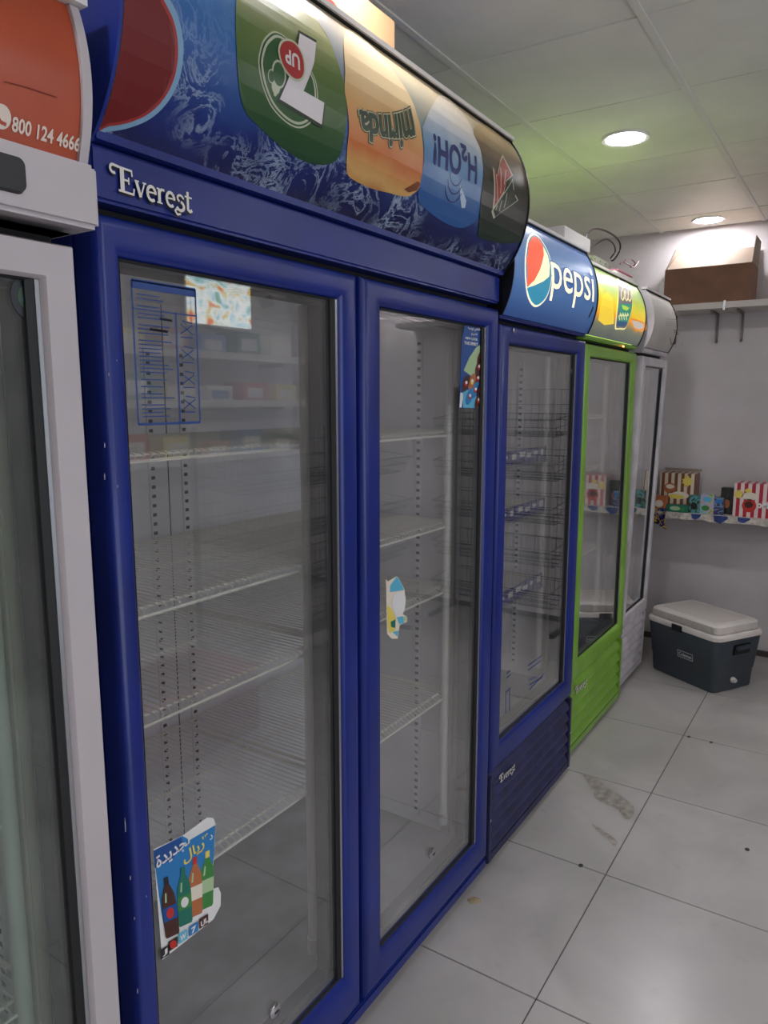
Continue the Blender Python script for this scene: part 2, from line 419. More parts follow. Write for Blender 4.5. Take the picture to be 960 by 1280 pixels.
struct('wall_back', B(XB, XB+.12, YR, YL, -.08, ZC+.12), 'wall')
struct('wall_left', B(XF, XB, YL, YL+.12, -.08, ZC+.12), 'wall')
_b = bmesh.new()
for a in ((XF, WX0, YR-.12, YR, -.08, ZC+.12), (WX1, XB, YR-.12, YR, -.08, ZC+.12), (WX0, WX1, YR-.12, YR, -.08, WZ0), (WX0, WX1, YR-.12, YR, WZ1, ZC+.12)): box(_b, *a)
struct('wall_right', _b, 'wall')
_b = bmesh.new(); frame_sweep(_b, WX0, WX1, WZ0, WZ1, .05, .05, .05, .05, [(0, 0), (1, 0), (1, .05), (0, .05)], YR-.09)
for k in (1, 2): xx = WX0+(WX1-WX0)*k/3; box(_b, xx-.02, xx+.02, YR-.09, YR-.04, WZ0+.05, WZ1-.05)
win = struct('fill_window', _b, 'silver')
for k in range(3):
    a = WX0+(WX1-WX0)*k/3; mk('pane', B(a+.03, a+(WX1-WX0)/3-.03, YR-.068, YR-.062, WZ0+.05, WZ1-.05), 'door_glass', win)
struct('wall_front', B(XF-.12, XF, YR, YL, -.08, ZC+.12), 'wall')
mat('baseboard', (70, 62, 58), .6)
struct('baseboard_back', B(XB-.012, XB-.0005, YR, YL, 0, .035), 'baseboard')
# ceiling: slab, lay-in panels, runners
ceil = struct('ceiling', B(XF, XB, YR, YL, ZC+.03, ZC+.12), 'void')
GX = [-2.39, -1.48, -.88, -.28, .32, .93, 1.53, 2.137, 2.68, 3.34, 3.835, 4.45, 4.79]
GY = [-2.19, -1.65, -1.09, -.53, .03, .59, 1.145, 1.75]
for i in range(len(GX)-1):
    for j in range(len(GY)-1):
        x0, x1, y0, y1 = GX[i]+.003, GX[i+1]-.003, GY[j]+.009, GY[j+1]-.009
        emb = (GY[j] < .03 and GX[i] > 3.3) or (GY[j] == .59 and GX[i] in (3.34, 3.835)) and False
        b_ = B(x0, x1, y0, y1, ZC+.004, ZC+.016)
        o = mk('ceiling_panel', b_, 'ceiling_tile_embossed' if (GX[i] >= 3.3 and GX[i] < 4.4 and GY[j] in (.03, .59)) else 'ceiling_tile', ceil)
        o.location.z = random.uniform(-.002, .002)
for y in GY:
    mk('grid_runner', B(XF, XB, max(YR, y-.011), min(YL, y+.011), ZC, ZC+.03), 'grid_white', ceil)
for x in GX:
    mk('cross_tee', B(max(XF, x-.0065), min(XB, x+.0065), YR, YL, ZC+.009, ZC+.03), 'grid_white', ceil)

# recessed downlights
mat('lamp_disc', (250, 249, 255), .5, emit=LAMP)
spots = [(3.03, .878, 'round recessed ceiling downlight above the green-framed cooler'), (4.60, .847, 'round recessed ceiling downlight over the open carton near the far wall')]
for xx, yy in ((1.32, .915), (-.1, .86), (-1.6, .86)): spots.append((xx, yy, None))
for xx in (4.6, 3.03, 1.46, -.1, -1.6): spots.append((xx, -1.05, None))
for lx, ly, lab in spots:
    r_ = root('downlight', lab or 'round recessed ceiling downlight in the part of the ceiling outside the photo', 'light', (lx, ly, ZC-.006), 'ceiling downlights')
    b_ = bmesh.new(); lathe(b_, [(.074, .002), (.088, 0), (.09, .004), (.09, .01), (.074, .01)], (0, 0, 0), n=32, cap=False); mk('trim_ring', b_, 'rim_white', r_, local=True, smooth=True)
    b_ = bmesh.new(); lathe(b_, [(.0, .0025), (.073, .0025), (.073, .006)], (0, 0, 0), n=32)
    bmesh.ops.remove_doubles(b_, verts=b_.verts, dist=1e-5); mk('diffuser', b_, 'lamp_disc', r_, local=True)

# ================================================================== fridges
FRAME = [(0, .05), (0, .014), (.05, .006), (.16, .001), (.3, 0), (.62, 0), (.8, .003), (.93, .009), (1, .018), (1, .05)]
FLAT = [(0, .05), (0, .006), (.06, 0), (.92, 0), (1, .006), (1, .05)]
def sign_arc(Yb, zb, Yt, zt, sag):
    """circular profile bulging to -Y between (Yb,zb) and (Yt,zt); returns f(s in 0..1)->(Y,Z,nY,nZ), arc length"""
    a, b = Vector((Yb, zb)), Vector((Yt, zt)); c = (b-a).length; R = (c*c/4+sag*sag)/(2*sag)
    d = (b-a)/c; n = Vector((-d.y, d.x))
    if n.x > 0: n = -n
    cen = (a+b)/2+n*(sag-R); th = math.asin(min(1, c/2/R))
    def fn(s, off=0):
        t = (s-.5)*2*th; v = n*math.cos(t)+d*math.sin(t); p = cen+v*(R+off); return p.x, p.y
    return fn, 2*th*R
def sign_uv(sig, px, py):
    """photo pixel -> (x, s*length) on the curved sign"""
    fn, Ln = sig; d = ray(px, py); best = None; N = 400
    for k in range(-60, N+60):
        s0, s1 = k/N, (k+1)/N; y0, z0 = fn(s0); y1, z1 = fn(s1)
        f0 = (z0-CAM.z)*d.y-(y0-CAM.y)*d.z; f1 = (z1-CAM.z)*d.y-(y1-CAM.y)*d.z
        if f0*f1 <= 0:
            t = f0/(f0-f1) if f0 != f1 else 0; y = y0+(y1-y0)*t; lam = (y-CAM.y)/d.y
            if best is None or lam < best[0]: best = (lam, s0+(s1-s0)*t)
    if best is None: return None
    return (CAM.x+d.x*best[0], best[1]*Ln)
def wire_shelf(x0, x1, y0, y1, z, pitch=.0165, r=.0025):
    bm = bmesh.new(); n = int((x1-x0)/pitch)
    for k in range(n+1):
        xx = x0+(x1-x0)*k/n
        tube(bm, [(xx, y0+.004, z-.013), (xx, y0-.001, z-.004), (xx, y0+.01, z), (xx, y1, z)], r*.75, 4, cap=False)
    for yy, zz in ((y0+.002, z-.014), (y0+.022, z-.004), ((y0+y1)/2, z-.004), (y1-.01, z-.004)):
        tube(bm, [(x0-.002, yy, zz), (x1+.002, yy, zz)], r*1.35, 6)
    for xx in (x0, x1): tube(bm, [(xx, y0, z-.004), (xx, y1, z-.004)], r*1.35, 6)
    return bm
def standard(bm, x, y, z0, z1, face, w_=.022):
    """perforated upright with slots; face 'y' on the back wall, 'x' on a side wall (facing -x) """
    if face == 'y':
        box(bm, x-w_/2, x+w_/2, y-.006, y, z0, z1)
        z = z0+.02
        while z < z1-.02: box(bm, x-.006, x+.006, y-.0066, y-.005, z, z+.009, 1); z += .025
    else:
        s = face
        box(bm, min(x, x+s*.006), max(x, x+s*.006), y-w_/2, y+w_/2, z0, z1)
        z = z0+.02
        while z < z1-.02: box(bm, min(x+s*.005, x+s*.0066), max(x+s*.005, x+s*.0066), y-.006, y+.006, z, z+.009, 1); z += .025
BADGE = badge_geom()
def badge(parent, x, z, w_, yf, slope=0):
    def mp(u, v, l):
        return Vector((u, yf-.0006-.0006*l, v+slope*(u-x)))
    g0 = fit(BADGE, x+w_/2, z, w_)
    sh = ([(v[0]+w_*.012, v[1]-w_*.015, v[2]) for v in g0[0]], g0[1])
    decal('badge_lettering', [(sh, 1, 0), (g0, 0, 6)], mp, ['badge', 'badge_edge'], parent, label='cream serif lettering badge')

def fridge(name, label, X0, X1, Yf, zplinth, zd0, zd1, zh1, paint, doors, rails, shelves, depth=.72, base='plinth', sign=None, glass='door_glass', prof=FRAME,
           base_mat=None, louvres=6, standards=True, shelf_strip=False, floor_m='liner_floor', lamp=True, centre=False, back_seam=True, group=None, interior_shelf_y=.12):
    R_ = root(name, label, 'fridge', (X0, Yf, 0), group)
    Yd = Yf+.055; Yb = Yf+depth; th = .045; zi0 = zd0+.06; zi1 = zd1-.01
    bm = bmesh.new()
    box(bm, X0, X0+.012, Yd, Yb, .03, zh1); box(bm, X1-.012, X1, Yd, Yb, .03, zh1); box(bm, X0+.012, X1-.012, Yb-.012, Yb, .03, zh1)
    box(bm, X0+.012, X1-.012, Yd, Yb-.012, zh1-.012, zh1); box(bm, X0+.012, X1-.012, Yd, Yb-.012, .03, .045)
    mk('cabinet', bm, paint, R_)
    bm = bmesh.new()      # insulated walls lined in white
    box(bm, X0+.013, X0+th, Yd+.001, Yb-.05, zi0, zi1); box(bm, X1-th, X1-.013, Yd+.001, Yb-.05, zi0, zi1)
    box(bm, X0+.013, X1-.013, Yb-.05, Yb-.013, zi0-.05, zi1); box(bm, X0+.013, X1-.013, Yd+.001, Yb-.05, zi1, zh1-.014)
    mk('liner', bm, 'liner', R_)
    mk('inner_floor', B(X0+.013, X1-.013, Yd+.001, Yb-.05, zi0-.05, zi0), floor_m, R_)
    ib = Yb-.05
    if standards:
        b_ = bmesh.new()
        if centre:
            xm = (X0+X1)/2; standard(b_, xm-.056, ib, zi0+.03, zi1-.1, 'y'); standard(b_, xm+.056, ib, zi0+.03, zi1-.1, 'y')
            box(b_, xm-.0015, xm+.0015, ib-.001, ib, zi0, zi1, 1)
        else:
            standard(b_, X0+.14, ib, zi0+.03, zi1-.1, 'y'); mk('shelf_upright', b_, ['liner', 'slot'], R_); b_ = bmesh.new(); standard(b_, X1-.14, ib, zi0+.03, zi1-.1, 'y')
        mk('shelf_upright', b_, ['liner', 'slot'], R_)
        b_ = bmesh.new(); standard(b_, X1-th, Yd+.19, zi0+.03, zi1-.06, -1); mk('shelf_upright', b_, ['liner', 'slot'], R_); b_ = bmesh.new(); standard(b_, X0+th, Yd+.19, zi0+.03, zi1-.06, 1); mk('shelf_upright', b_, ['liner', 'slot'], R_)
    # lamp column inside, right-hand side of each door opening
    for (da, db) in doors:
        if lamp:
            xr = min(db, X1)-(0 if db < X1-.1 else th+.002)
            bt = bmesh.new(); box(bt, xr-.022, xr, Yd+.05, Yd+.085, zi0+.02, zi1-.02, bevel=.004); ch = mk('lamp_channel', bt, 'beige_trim', R_)
            bt = bmesh.new(); tube(bt, [(xr-.036, Yd+.066, zi0+.10), (xr-.036, Yd+.066, zi1-.05)], .0125, 12); mk('lamp_tube', bt, 'tube_glass', ch, smooth=True)
            bt = bmesh.new(); tube(bt, [(xr-.036, Yd+.066, zi0+.06), (xr-.036, Yd+.066, zi0+.10)], .015, 12); mk('lamp_socket', bt, 'paper_white', ch, smooth=True)
    if centre:
        xm = (doors[0][1]+doors[1][0])/2
        mk('mullion', B(xm-.045, xm+.045, Yd+.002, Yd+.045, zi0, zi1, bevel=.004), 'liner', R_)
    # shelves
    spans = [(X0+th+.012, (X0+X1)/2-.012), ((X0+X1)/2+.012, X1-th-.012)] if centre else [(X0+th+.012, X1-th-.012)]
    for z in shelves:
        for a, b in spans:
            s_ = mk('wire_shelf', wire_shelf(a, b, Yd+interior_shelf_y-.055, ib-.02, z), 'wire', R_)
            if shelf_strip:
                y_ = Yd+interior_shelf_y-.055-.004
                mk('price_strip', B(a, b, y_-.004, y_, z-.026, z+.024), ['strip_blue'], s_)
                b_ = bmesh.new()
                for k in range(9): xx = a+.03+(b-a-.06)*k/9; box(b_, xx, xx+random.uniform(.02, .05), y_-.0046, y_-.0041, z-.008+.006*(k % 2), z+.008+.004*(k % 3))
                mk('strip_print', b_, 'badge', s_)['kind'] = 'stuff'
                mk('strip_edge', B(a, b, y_-.008, y_, z-.036, z-.027), ['silver'], s_)
    # doors
    for (da, db), (wl, wr, wb, wt) in zip(doors, rails):
        bm = bmesh.new(); frame_sweep(bm, da, db, zd0, zd1, wl, wr, wb, wt, prof, Yf)
        D = mk('door', bm, paint, R_, smooth=True)
        gx0, gx1, gz0, gz1 = da+wl, db-wr, zd0+wb, zd1-wt
        mk('glass', B(gx0-.004, gx1+.004, Yf+.020, Yf+.025, gz0-.004, gz1+.004), glass, D)
        bm = bmesh.new(); frame_sweep(bm, gx0-.003, gx1+.003, gz0-.003, gz1+.003, .007, .007, .007, .007, [(0, .026), (1, .026), (1, .040), (0, .040)], Yf); mk('spacer', bm, 'silver', D)
        bm = bmesh.new(); frame_sweep(bm, gx0-.01, gx1+.01, gz0-.01, gz1+.01, .02, .030, .02, .02, [(0, .041), (1, .041), (1, .072), (0, .072)], Yf); mk('gasket', bm, 'gasket', D)
        bm = bmesh.new(); frame_sweep(bm, gx0, gx1-.007, gz0, gz1, .003, .011, .003, .003, [(0, .012), (1, .014), (1, .0195), (0, .0195)], Yf); mk('glazing_seal', bm, 'gasket', D)
        mk('glazing_bead', B(gx1-.0068, gx1-.0002, Yf+.010, Yf+.0195, gz0+.001, gz1-.001), 'silver', D)
    # header
    mk('header', B(X0+.001, X1-.001, Yf+.004, Yd+.05, zd1+.016, zh1-.001, bevel=.005), paint, R_)
    mk('header_gap', B(X0+.01, X1-.01, Yf+.04, Yd-.001, zd1+.002, zd1+.015), 'slot', R_)
    # base
    bmn = base_mat or paint
    if base == 'plinth':
        mk('plinth', B(X0+.002, X1-.002, Yf+.006, Yd, zplinth, zd0-.006, bevel=.005), bmn, R_)
        for xx in (X0+.12, X1-.16):
            b_ = bmesh.new(); lathe(b_, [(.022, -.011), (.022, .011)], (xx, Yf+.05, .022), axis=0, n=16); box(b_, xx-.018, xx+.018, Yf+.036, Yf+.066, .02, .046); mk('caster', b_, 'black', R_)
    else:
        zt = zd0-.012; sw = .022
        pan = mk('grille', B(X0+.004, X1-.004, Yf+.034, Yd, zplinth, zt), 'slot', R_)  # near-black backing puts the shade behind the louvres into its colour
        for xx in (X0+.001, X1-.001-sw): mk('grille_stile', B(xx, xx+sw, Yf+.002, Yd, zplinth, zt, bevel=.003), bmn, pan)
        h = (zt-zplinth-.03)/louvres
        for k in range(louvres):
            z0 = zplinth+.03+k*h
            pr = [(Yf+.034, z0), (Yf+.016, z0+.001), (Yf+.004, z0+h*.10), (Yf+.0015, z0+h*.25), (Yf+.005, z0+h*.5), (Yf+.015, z0+h*.78), (Yf+.030, z0+h*.98), (Yf+.034, z0+h*.99)]
            b_ = bmesh.new(); extrude_profile(b_, pr, X0+sw+.002, X1-sw-.016); mk('louvre', b_, bmn, pan, smooth=True)
        mk('kick_strip', B(X0+sw, X1-sw, Yf+.004, Yf+.034, zplinth+.002, zplinth+.028), bmn, pan)
        for xx in (X0+.03, X1-.03):
            b_ = bmesh.new(); lathe(b_, [(.016, 0), (.016, .012), (.008, .014), (.008, .031)], (xx, Yf+.05, 0), n=14); mk('foot', b_, 'black', R_)
        for xx in (X0+.012, X1-.012):
            b_ = bmesh.new(); lathe(b_, [(.004, 0), (.004, .0016)], (xx, Yf+.0005, (zplinth+zt)/2), axis=1, n=10); mk('screw', b_, 'silver', pan)
    S = None
    if sign:
        ztop, sag, smat, capm, rimm = sign[:5]
        Yb_, Yt_ = Yf+.002, Yf+(sign[5] if len(sign) > 5 else .02)
        sg = sign_arc(Yb_, zh1+.001, Yt_, ztop, sag); fn = sg[0]
        pr = [fn(k/24) for k in range(25)]
        bm = bmesh.new(); extrude_profile(bm, pr+[(Yt_+.008, ztop), (Yb_+.008, zh1+.001)], X0+.006, X1-.006)
        S = mk('sign_panel', bm, smat, R_, smooth=True)
        mk('sign_box', B(X0+.004, X1-.004, Yt_+.009, Yt_+.25, zh1+.001, ztop-.002), sign[6] if len(sign) > 6 else capm, R_)
        for xx in (X0, X1-.005):
            bm = bmesh.new(); extrude_profile(bm, [fn(k/24, .004) for k in range(25)]+[(Yt_+.25, ztop+.002), (Yt_+.25, zh1+.001)], xx, xx+.005); mk('sign_end_cap', bm, capm if xx == X0 else 'black', R_)
        mk('sign_gap', B(X0, X1, Yt_-.005, Yt_+.016, ztop+.0005, ztop+.004), 'slot', R_); mk('sign_rim', B(X0, X1, Yt_-.010, Yt_+.016, ztop+.0045, ztop+.014), rimm, R_)
    return R_, S, (sg if sign else None)

def onsign(sg, off0=.0008):
    fn, Ln = sg
    def mp(u, v, l):
        y, z = fn(v/Ln, off0+.0004*l); return Vector((u, y, z))
    return mp
def spx(sg, pts):
    out = [sign_uv(sg, a, b) for a, b in pts]; return [o for o in out if o]

# ---------------------------------------------------------------- blue double-door fridge
ramp_mat('print_blue_glare', [(0, (20, 24, 74)), (.16, (28, 46, 112)), (.4, (44, 92, 158)), (.7, (62, 118, 176)), (1, (80, 120, 160))], 1.885, 2.25, splash=(1.86, 2.12, .95), noise=.08, rough=.28,
         xtint=(.85, 1.25, [(0, (18, 18, 58)), (.16, (26, 36, 92)), (.36, (46, 84, 140)), (.58, (128, 140, 138)), (1, (214, 192, 150))]))  # pale upper stops hold painted ceiling-light glare along with pale printed art
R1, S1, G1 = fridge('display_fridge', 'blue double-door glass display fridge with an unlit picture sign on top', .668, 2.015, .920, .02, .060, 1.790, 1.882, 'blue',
                    [(.668, 1.300), (1.316, 2.010)], [(.045, .062, .12, .056), (.082, .072, .086, .056)], [1.44, 1.165, .963, .62], sign=(2.240, .068, 'print_blue_glare', 'blue', 'rim_white', -.018), centre=True)
badge(R1, .695, 1.837, .148, .9235, -.03)
mp1 = onsign(G1)
def art(name, layers, mats_, label=None):
    return decal(name, layers, mp1, mats_, S1, cuts=.03, label=label)
def grow(pts, k):
    cx = sum(p[0] for p in pts)/len(pts); cy = sum(p[1] for p in pts)/len(pts)
    return [(cx+(p[0]-cx)*k, cy+(p[1]-cy)*k) for p in pts]
for n_, c_ in dict(p_halo=(126, 164, 192), p_dkred=(112, 30, 32), p_red=(158, 52, 50), p_redlit=(190, 92, 84), p_green=(46, 84, 44), p_greenlt=(92, 124, 70), p_ring=(186, 190, 164), p_white=(214, 206, 206), p_dot=(166, 48, 46), p_mdk=(62, 76, 60), p_mln=(206, 196, 160), p_navy=(44, 52, 108), p_dgreen=(34, 46, 34), p_brown=(122, 66, 36), p_flare=(226, 216, 150), p_pale=(176, 196, 214)).items():
    mat(n_, c_, .28)
ramp_mat('p_can', [(0, (30, 60, 52)), (.3, (44, 82, 40)), (.62, (96, 116, 60)), (1, (206, 196, 146))], 1.9, 2.23, noise=.05, rough=.28)  # can and bottle prints fade up into the same painted glare
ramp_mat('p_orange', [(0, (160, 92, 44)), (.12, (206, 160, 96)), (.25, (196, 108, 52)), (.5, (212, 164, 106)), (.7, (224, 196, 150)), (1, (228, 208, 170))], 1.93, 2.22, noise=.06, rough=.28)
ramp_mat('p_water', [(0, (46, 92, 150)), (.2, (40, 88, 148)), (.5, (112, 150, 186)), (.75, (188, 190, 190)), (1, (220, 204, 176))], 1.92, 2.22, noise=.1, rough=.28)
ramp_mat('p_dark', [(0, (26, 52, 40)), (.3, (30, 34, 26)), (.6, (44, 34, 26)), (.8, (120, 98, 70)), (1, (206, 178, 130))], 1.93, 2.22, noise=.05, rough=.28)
# red globe, cut off by the sign's left end
gl = [(118, -14), (150, -24), (185, -14), (206, 4), (217, 28), (222, 60), (218, 95), (205, 122), (185, 142), (160, 153), (136, 157), (118, 154)]
_dd = [sign_uv(G1, a, b) for a, b in gl[3:]]
_v = (.712, _dd[0][1]+.03)
gp = [(.676, _v[1]+.006), _v]+smooth([_v]+_dd)[5:5*len(_dd)+1]; gp = [(max(p[0], .676), p[1]) for p in gp]
cxg, cyg = .676, sum(p[1] for p in gp)/len(gp)
gk = lambda k: [(.676+(p[0]-.676)*k, cyg+(p[1]-cyg)*k) for p in gp]
art('emblem_globe', [(poly2(gk(1.10)), 0, 0), (poly2(gk(1.0)), 2, 1), (poly2(gk(.94)), 1, 2)], ['p_halo', 'p_dkred', 'p_red'])
# green can with round emblem and the numeral
def totop(pts):
    sm_ = smooth(pts); T_ = G1[1]*.992; hi = max(p[1] for p in sm_); th_ = hi-.05
    return [(p[0], p[1] if p[1] < th_ else min(T_, th_+(p[1]-th_)/(hi-th_)*(T_-th_))) for p in sm_]
can = spx(G1, [(294, 22), (300, -8), (330, -8), (372, 22), (412, 62), (430, 108), (431, 165), (420, 200), (392, 205), (360, 190), (325, 160), (303, 132), (296, 80)])
TOP1 = G1[1]*.985
can = totop(can)
art('can_picture', [(poly2(can), 0, 1)], ['p_can'])
cr = lambda pts: spx(G1, [(320+a/8, 30+b/8) for a, b in pts])
ring = cr([(18, 320), (55, 180), (120, 100), (180, 75), (260, 110), (340, 180), (410, 260), (500, 400), (580, 540), (612, 700), (600, 850), (560, 960), (500, 1020), (420, 1042), (330, 1010), (230, 930), (140, 820), (80, 690), (40, 560), (18, 430)])
sev = cr([(420, 105), (585, 200), (562, 400), (458, 672), (665, 790), (640, 1005), (220, 750), (310, 540), (400, 240)])
reds = cr([(290, 180), (345, 195), (395, 240), (440, 330), (458, 430), (450, 510), (412, 552), (360, 545), (300, 490), (250, 410), (222, 320), (220, 255), (245, 200)])
ring = smooth(ring); reds = smooth(reds)
rc = [sum(p[0] for p in reds)/len(reds), sum(p[1] for p in reds)/len(reds)]
up = fit(text2('UP', .03), rc[0], rc[1], (max(p[0] for p in reds)-min(p[0] for p in reds))*.62, (max(p[1] for p in reds)-min(p[1] for p in reds))*.42, math.pi)
lay = [(poly2(ring), 1, 2), (poly2(grow(ring, .96)), 0, 3), (poly2(grow(ring, .92)), 1, 4), (poly2(grow(ring, .86)), 0, 5), (poly2(grow(sev, 1.09)), 2, 7), (poly2(sev), 3, 8), (poly2(grow(reds, 1.14)), 1, 9), (poly2(reds), 4, 10), (up, 3, 11)]
for (a, b, r_, s_) in ((215, 505, 45, 0), (140, 525, 22, 0), (185, 620, 27, 1), (178, 692, 10, 1)):
    c_ = cr([(a, b)])[0]; q = r_*.00038
    lay.append((poly2(ell(c_[0], c_[1], q, q*1.2, 16)), 1, 6))
    if not s_: lay.append((poly2(ell(c_[0], c_[1], q*.82, q, 16)), 0, 6.5))
art('emblem_numeral', lay, ['p_green', 'p_ring', 'p_dgreen', 'p_white', 'p_dot'])
# orange bottle
cm = lambda pts: spx(G1, [(420+a/7.11, 80+b/7.11) for a, b in pts])
bot = cm([(70, 200), (90, 350), (110, 550), (95, 750), (90, 950), (140, 1020), (300, 1100), (450, 1140), (620, 1175), (720, 1120), (745, 1050), (770, 850), (752, 600), (700, 430), (600, 300), (420, 110), (300, 20), (180, -20), (90, 20)])
dk = cm([(600, 1110), (720, 1040), (742, 1060), (715, 1120), (640, 1140)])
bot = totop(bot)
art('bottle_picture', [(poly2(bot), 0, 2), (poly2(dk), 1, 3)], ['p_orange', 'p_brown'])
a_, b_ = cm([(215, 640)])[0], cm([(715, 520)])[0]
mw = b_[0]-a_[0]; mrot = math.atan2(b_[1]-a_[1], b_[0]-a_[0])
wp = lambda x, y: (x, y*(1.0-.5*x/mw)-.16*mw*(x/mw*2)**2*.35)
mc = cm([(465, 600)])[0]
tx = fit(text2('mirinda', .035, .95), mc[0], mc[1], mw, mw*.30, math.pi+mrot*.6, wp)
tx0 = fit(text2('mirinda', .075, .95), mc[0], mc[1], mw*1.04, mw*.34, math.pi+mrot*.6, wp)
tx1 = fit(text2('mirinda', .055, .95), mc[0], mc[1], mw*1.02, mw*.32, math.pi+mrot*.6, wp)
art('bottle_lettering', [(tx0, 0, 4), (tx1, 1, 5), (tx, 0, 6)], ['p_mdk', 'p_mln'])
# water bottle
cw = lambda pts: spx(G1, [(520+a/6.62, 160+b/6.62) for a, b in pts])
wb = cw([(50, 30), (62, 250), (25, 480), (20, 600), (100, 690), (250, 790), (370, 825), (460, 790), (510, 730), (532, 550), (548, 300), (520, 200), (430, 60), (300, -10), (150, -30), (60, -20)])
wb = totop(wb)
art('bottle_picture', [(poly2(wb), 0, 2), (poly2(cw([(360, 470), (410, 600), (400, 660), (372, 660), (358, 560)])), 1, 3)], ['p_water', 'p_pale'])
h0, h1 = cw([(140, 150)])[0], cw([(500, 330)])[0]
hc = ((h0[0]+h1[0])/2, (h0[1]+h1[1])/2); hw = h1[0]-h0[0]
htx = fit(text2('H\u2082OH!', .03), hc[0], hc[1], hw, hw*.36, math.pi+math.atan2(h1[1]-h0[1], hw)*.9)
art('bottle_lettering', [(htx, 0, 4)]+[(strokes([([(p[0], p[1]) for p in arc(hc[0], hc[1]-.03-.012*k, .03+.006*k, 200, 340, 8)], .0025)]), 0, 4) for k in range(3)], ['p_navy'])
# dark green bottle with the jagged emblem
db = cw([(555, 300), (534, 560), (512, 840), (520, 900), (610, 935), (740, 955), (850, 940), (893, 880), (935, 650), (925, 480), (880, 330), (800, 190), (700, 90), (560, 0), (470, 30), (530, 180)])
db = totop(db)
art('bottle_picture', [(poly2(db), 0, 2.5)], ['p_dark'])
zz = cw([(640, 650), (636, 330), (668, 400), (690, 290), (712, 245), (785, 395), (735, 440), (720, 520)])
zg = cw([(632, 680), (690, 590), (790, 440), (800, 520), (740, 640), (810, 560), (830, 600), (700, 690), (648, 735)])
art('emblem_jagged', [(poly2(grow(zz, 1.14)), 1, 4), (poly2(zz), 0, 5), (poly2(grow(zg, 1.12)), 1, 4), (poly2(zg), 2, 5),
                      (strokes([(cw([(655, 390), (665, 600)]), .004), (cw([(690, 330), (690, 540)]), .004), (cw([(735, 350), (720, 470)]), .004), (cw([(650, 680), (665, 640)]), .003), (cw([(680, 690), (700, 600)]), .003), (cw([(720, 660), (745, 540)]), .003)]), 1, 6)], ['p_red', 'p_ring', 'p_dgreen'])
# notice, torn posters and torn sticker on the glass of the two doors
GY1 = .920+.0195
flat1 = lambda u, v, l: Vector((u, GY1-.0004*l, v))
mat('ink_blue', (34, 66, 130), .5); mat('ink_dark', (30, 34, 52), .5)
nb = []
def ln(a, b, w_): return strokes([([a, b], w_)])
q = [(.730, 1.718), (.868, 1.712), (.866, 1.515), (.742, 1.520)]
q = [tuple(P(a, b, 1, GY1)[i] for i in (0, 2)) for a, b in ((163, 349), (240, 362), (250, 528), (174, 527))]
x0, x1, zt, zb = q[0][0]+.001, q[2][0], q[0][1], q[2][1]
nb += [(ln((x0, zt), (x1, zt), .004), 0, 1), (ln((x0, zb), (x1, zb), .004), 0, 1), (ln((x0, zt), (x0, zb), .003), 0, 1), (ln((x1, zt), (x1, zb), .003), 0, 1), (poly2([(x0, zt), (x1, zt), (x1, zt-.012), (x0, zt-.012)]), 0, 1)]
xs = x0+(x1-x0)*.66
nb += [(ln((xs, zt-.04), (xs, zb), .003), 0, 1), (ln((x0, zt-.042), (x1, zt-.042), .002), 0, 1)]
z = zt-.02
while z > zb+.01:
    e_ = random.uniform(.6, .95); nb.append((ln((x0+.008, z), (x0+.008+(xs-x0-.014)*e_, z), .0018), 0, 1)); z -= random.choice((.006, .006, .006, .011))
for k in range(4):
    zc = zt-.065-.04*k; xc = (xs+x1)/2; s_ = .013
    nb += [(ln((xc-s_, zc-s_*.6), (xc+s_, zc+s_*.6), .002), 0, 1), (ln((xc-s_, zc+s_*.6), (xc+s_, zc-s_*.6), .002), 0, 1), (ln((xc-s_, zc-s_), (xc+s_, zc-s_), .002), 0, 1), (ln((xc-s_*.6, zc+s_), (xc+s_, zc+s_*.8), .002), 0, 1)]
nb += [(ln((x0+.05, zt-.052), (x0+.075, zt-.054), .004), 1, 1), (ln((x0+.03, zt-.07), (x0+.065, zt-.072), .004), 1, 1)]
decal('notice_print', nb, flat1, ['ink_blue', 'ink_dark'], R1, label='blue printed notice on the glass')
for n_, c_ in dict(po_blue=(38, 120, 182), po_blue2=(22, 74, 142), po_white=(222, 220, 218), po_cola=(70, 34, 26), po_teal=(24, 110, 92), po_orange=(176, 104, 62), po_lime=(58, 130, 62), po_yel=(226, 204, 96), po_red=(190, 44, 40), po_dark=(36, 30, 30), po_pale=(170, 196, 150), po_sky=(90, 176, 206), po_cream=(226, 214, 196)).items(): mat(n_, c_, .4)
PO = ['po_blue', 'po_blue2', 'po_white', 'po_cola', 'po_teal', 'po_orange', 'po_lime', 'po_yel', 'po_red', 'po_dark', 'po_pale', 'po_sky', 'po_cream']
PI = {n: i for i, n in enumerate(PO)}
def gp_(pts, ox, oy, k): return [tuple(P(ox+a/k, oy+b/k, 1, GY1)[i] for i in (0, 2)) for a, b in pts]
c6 = lambda pts: gp_(pts, 190, 1010, 6.4)
L_ = [(poly2(c6([(10, 330), (150, 265), (250, 215), (440, 75), (490, 78), (508, 130), (485, 500), (470, 650), (530, 632), (550, 680), (548, 780), (490, 890), (440, 930), (80, 1215)])), PI['po_white'], 1),
      (poly2(c6([(10, 340), (140, 275), (240, 222), (300, 255), (505, 135), (490, 400), (465, 600), (435, 780), (300, 880), (110, 1030), (70, 820), (40, 600)])), PI['po_blue'], 2),
      (poly2(c6([(10, 340), (140, 275), (230, 230), (250, 300), (150, 420), (20, 480)])), PI['po_blue2'], 2.5)]
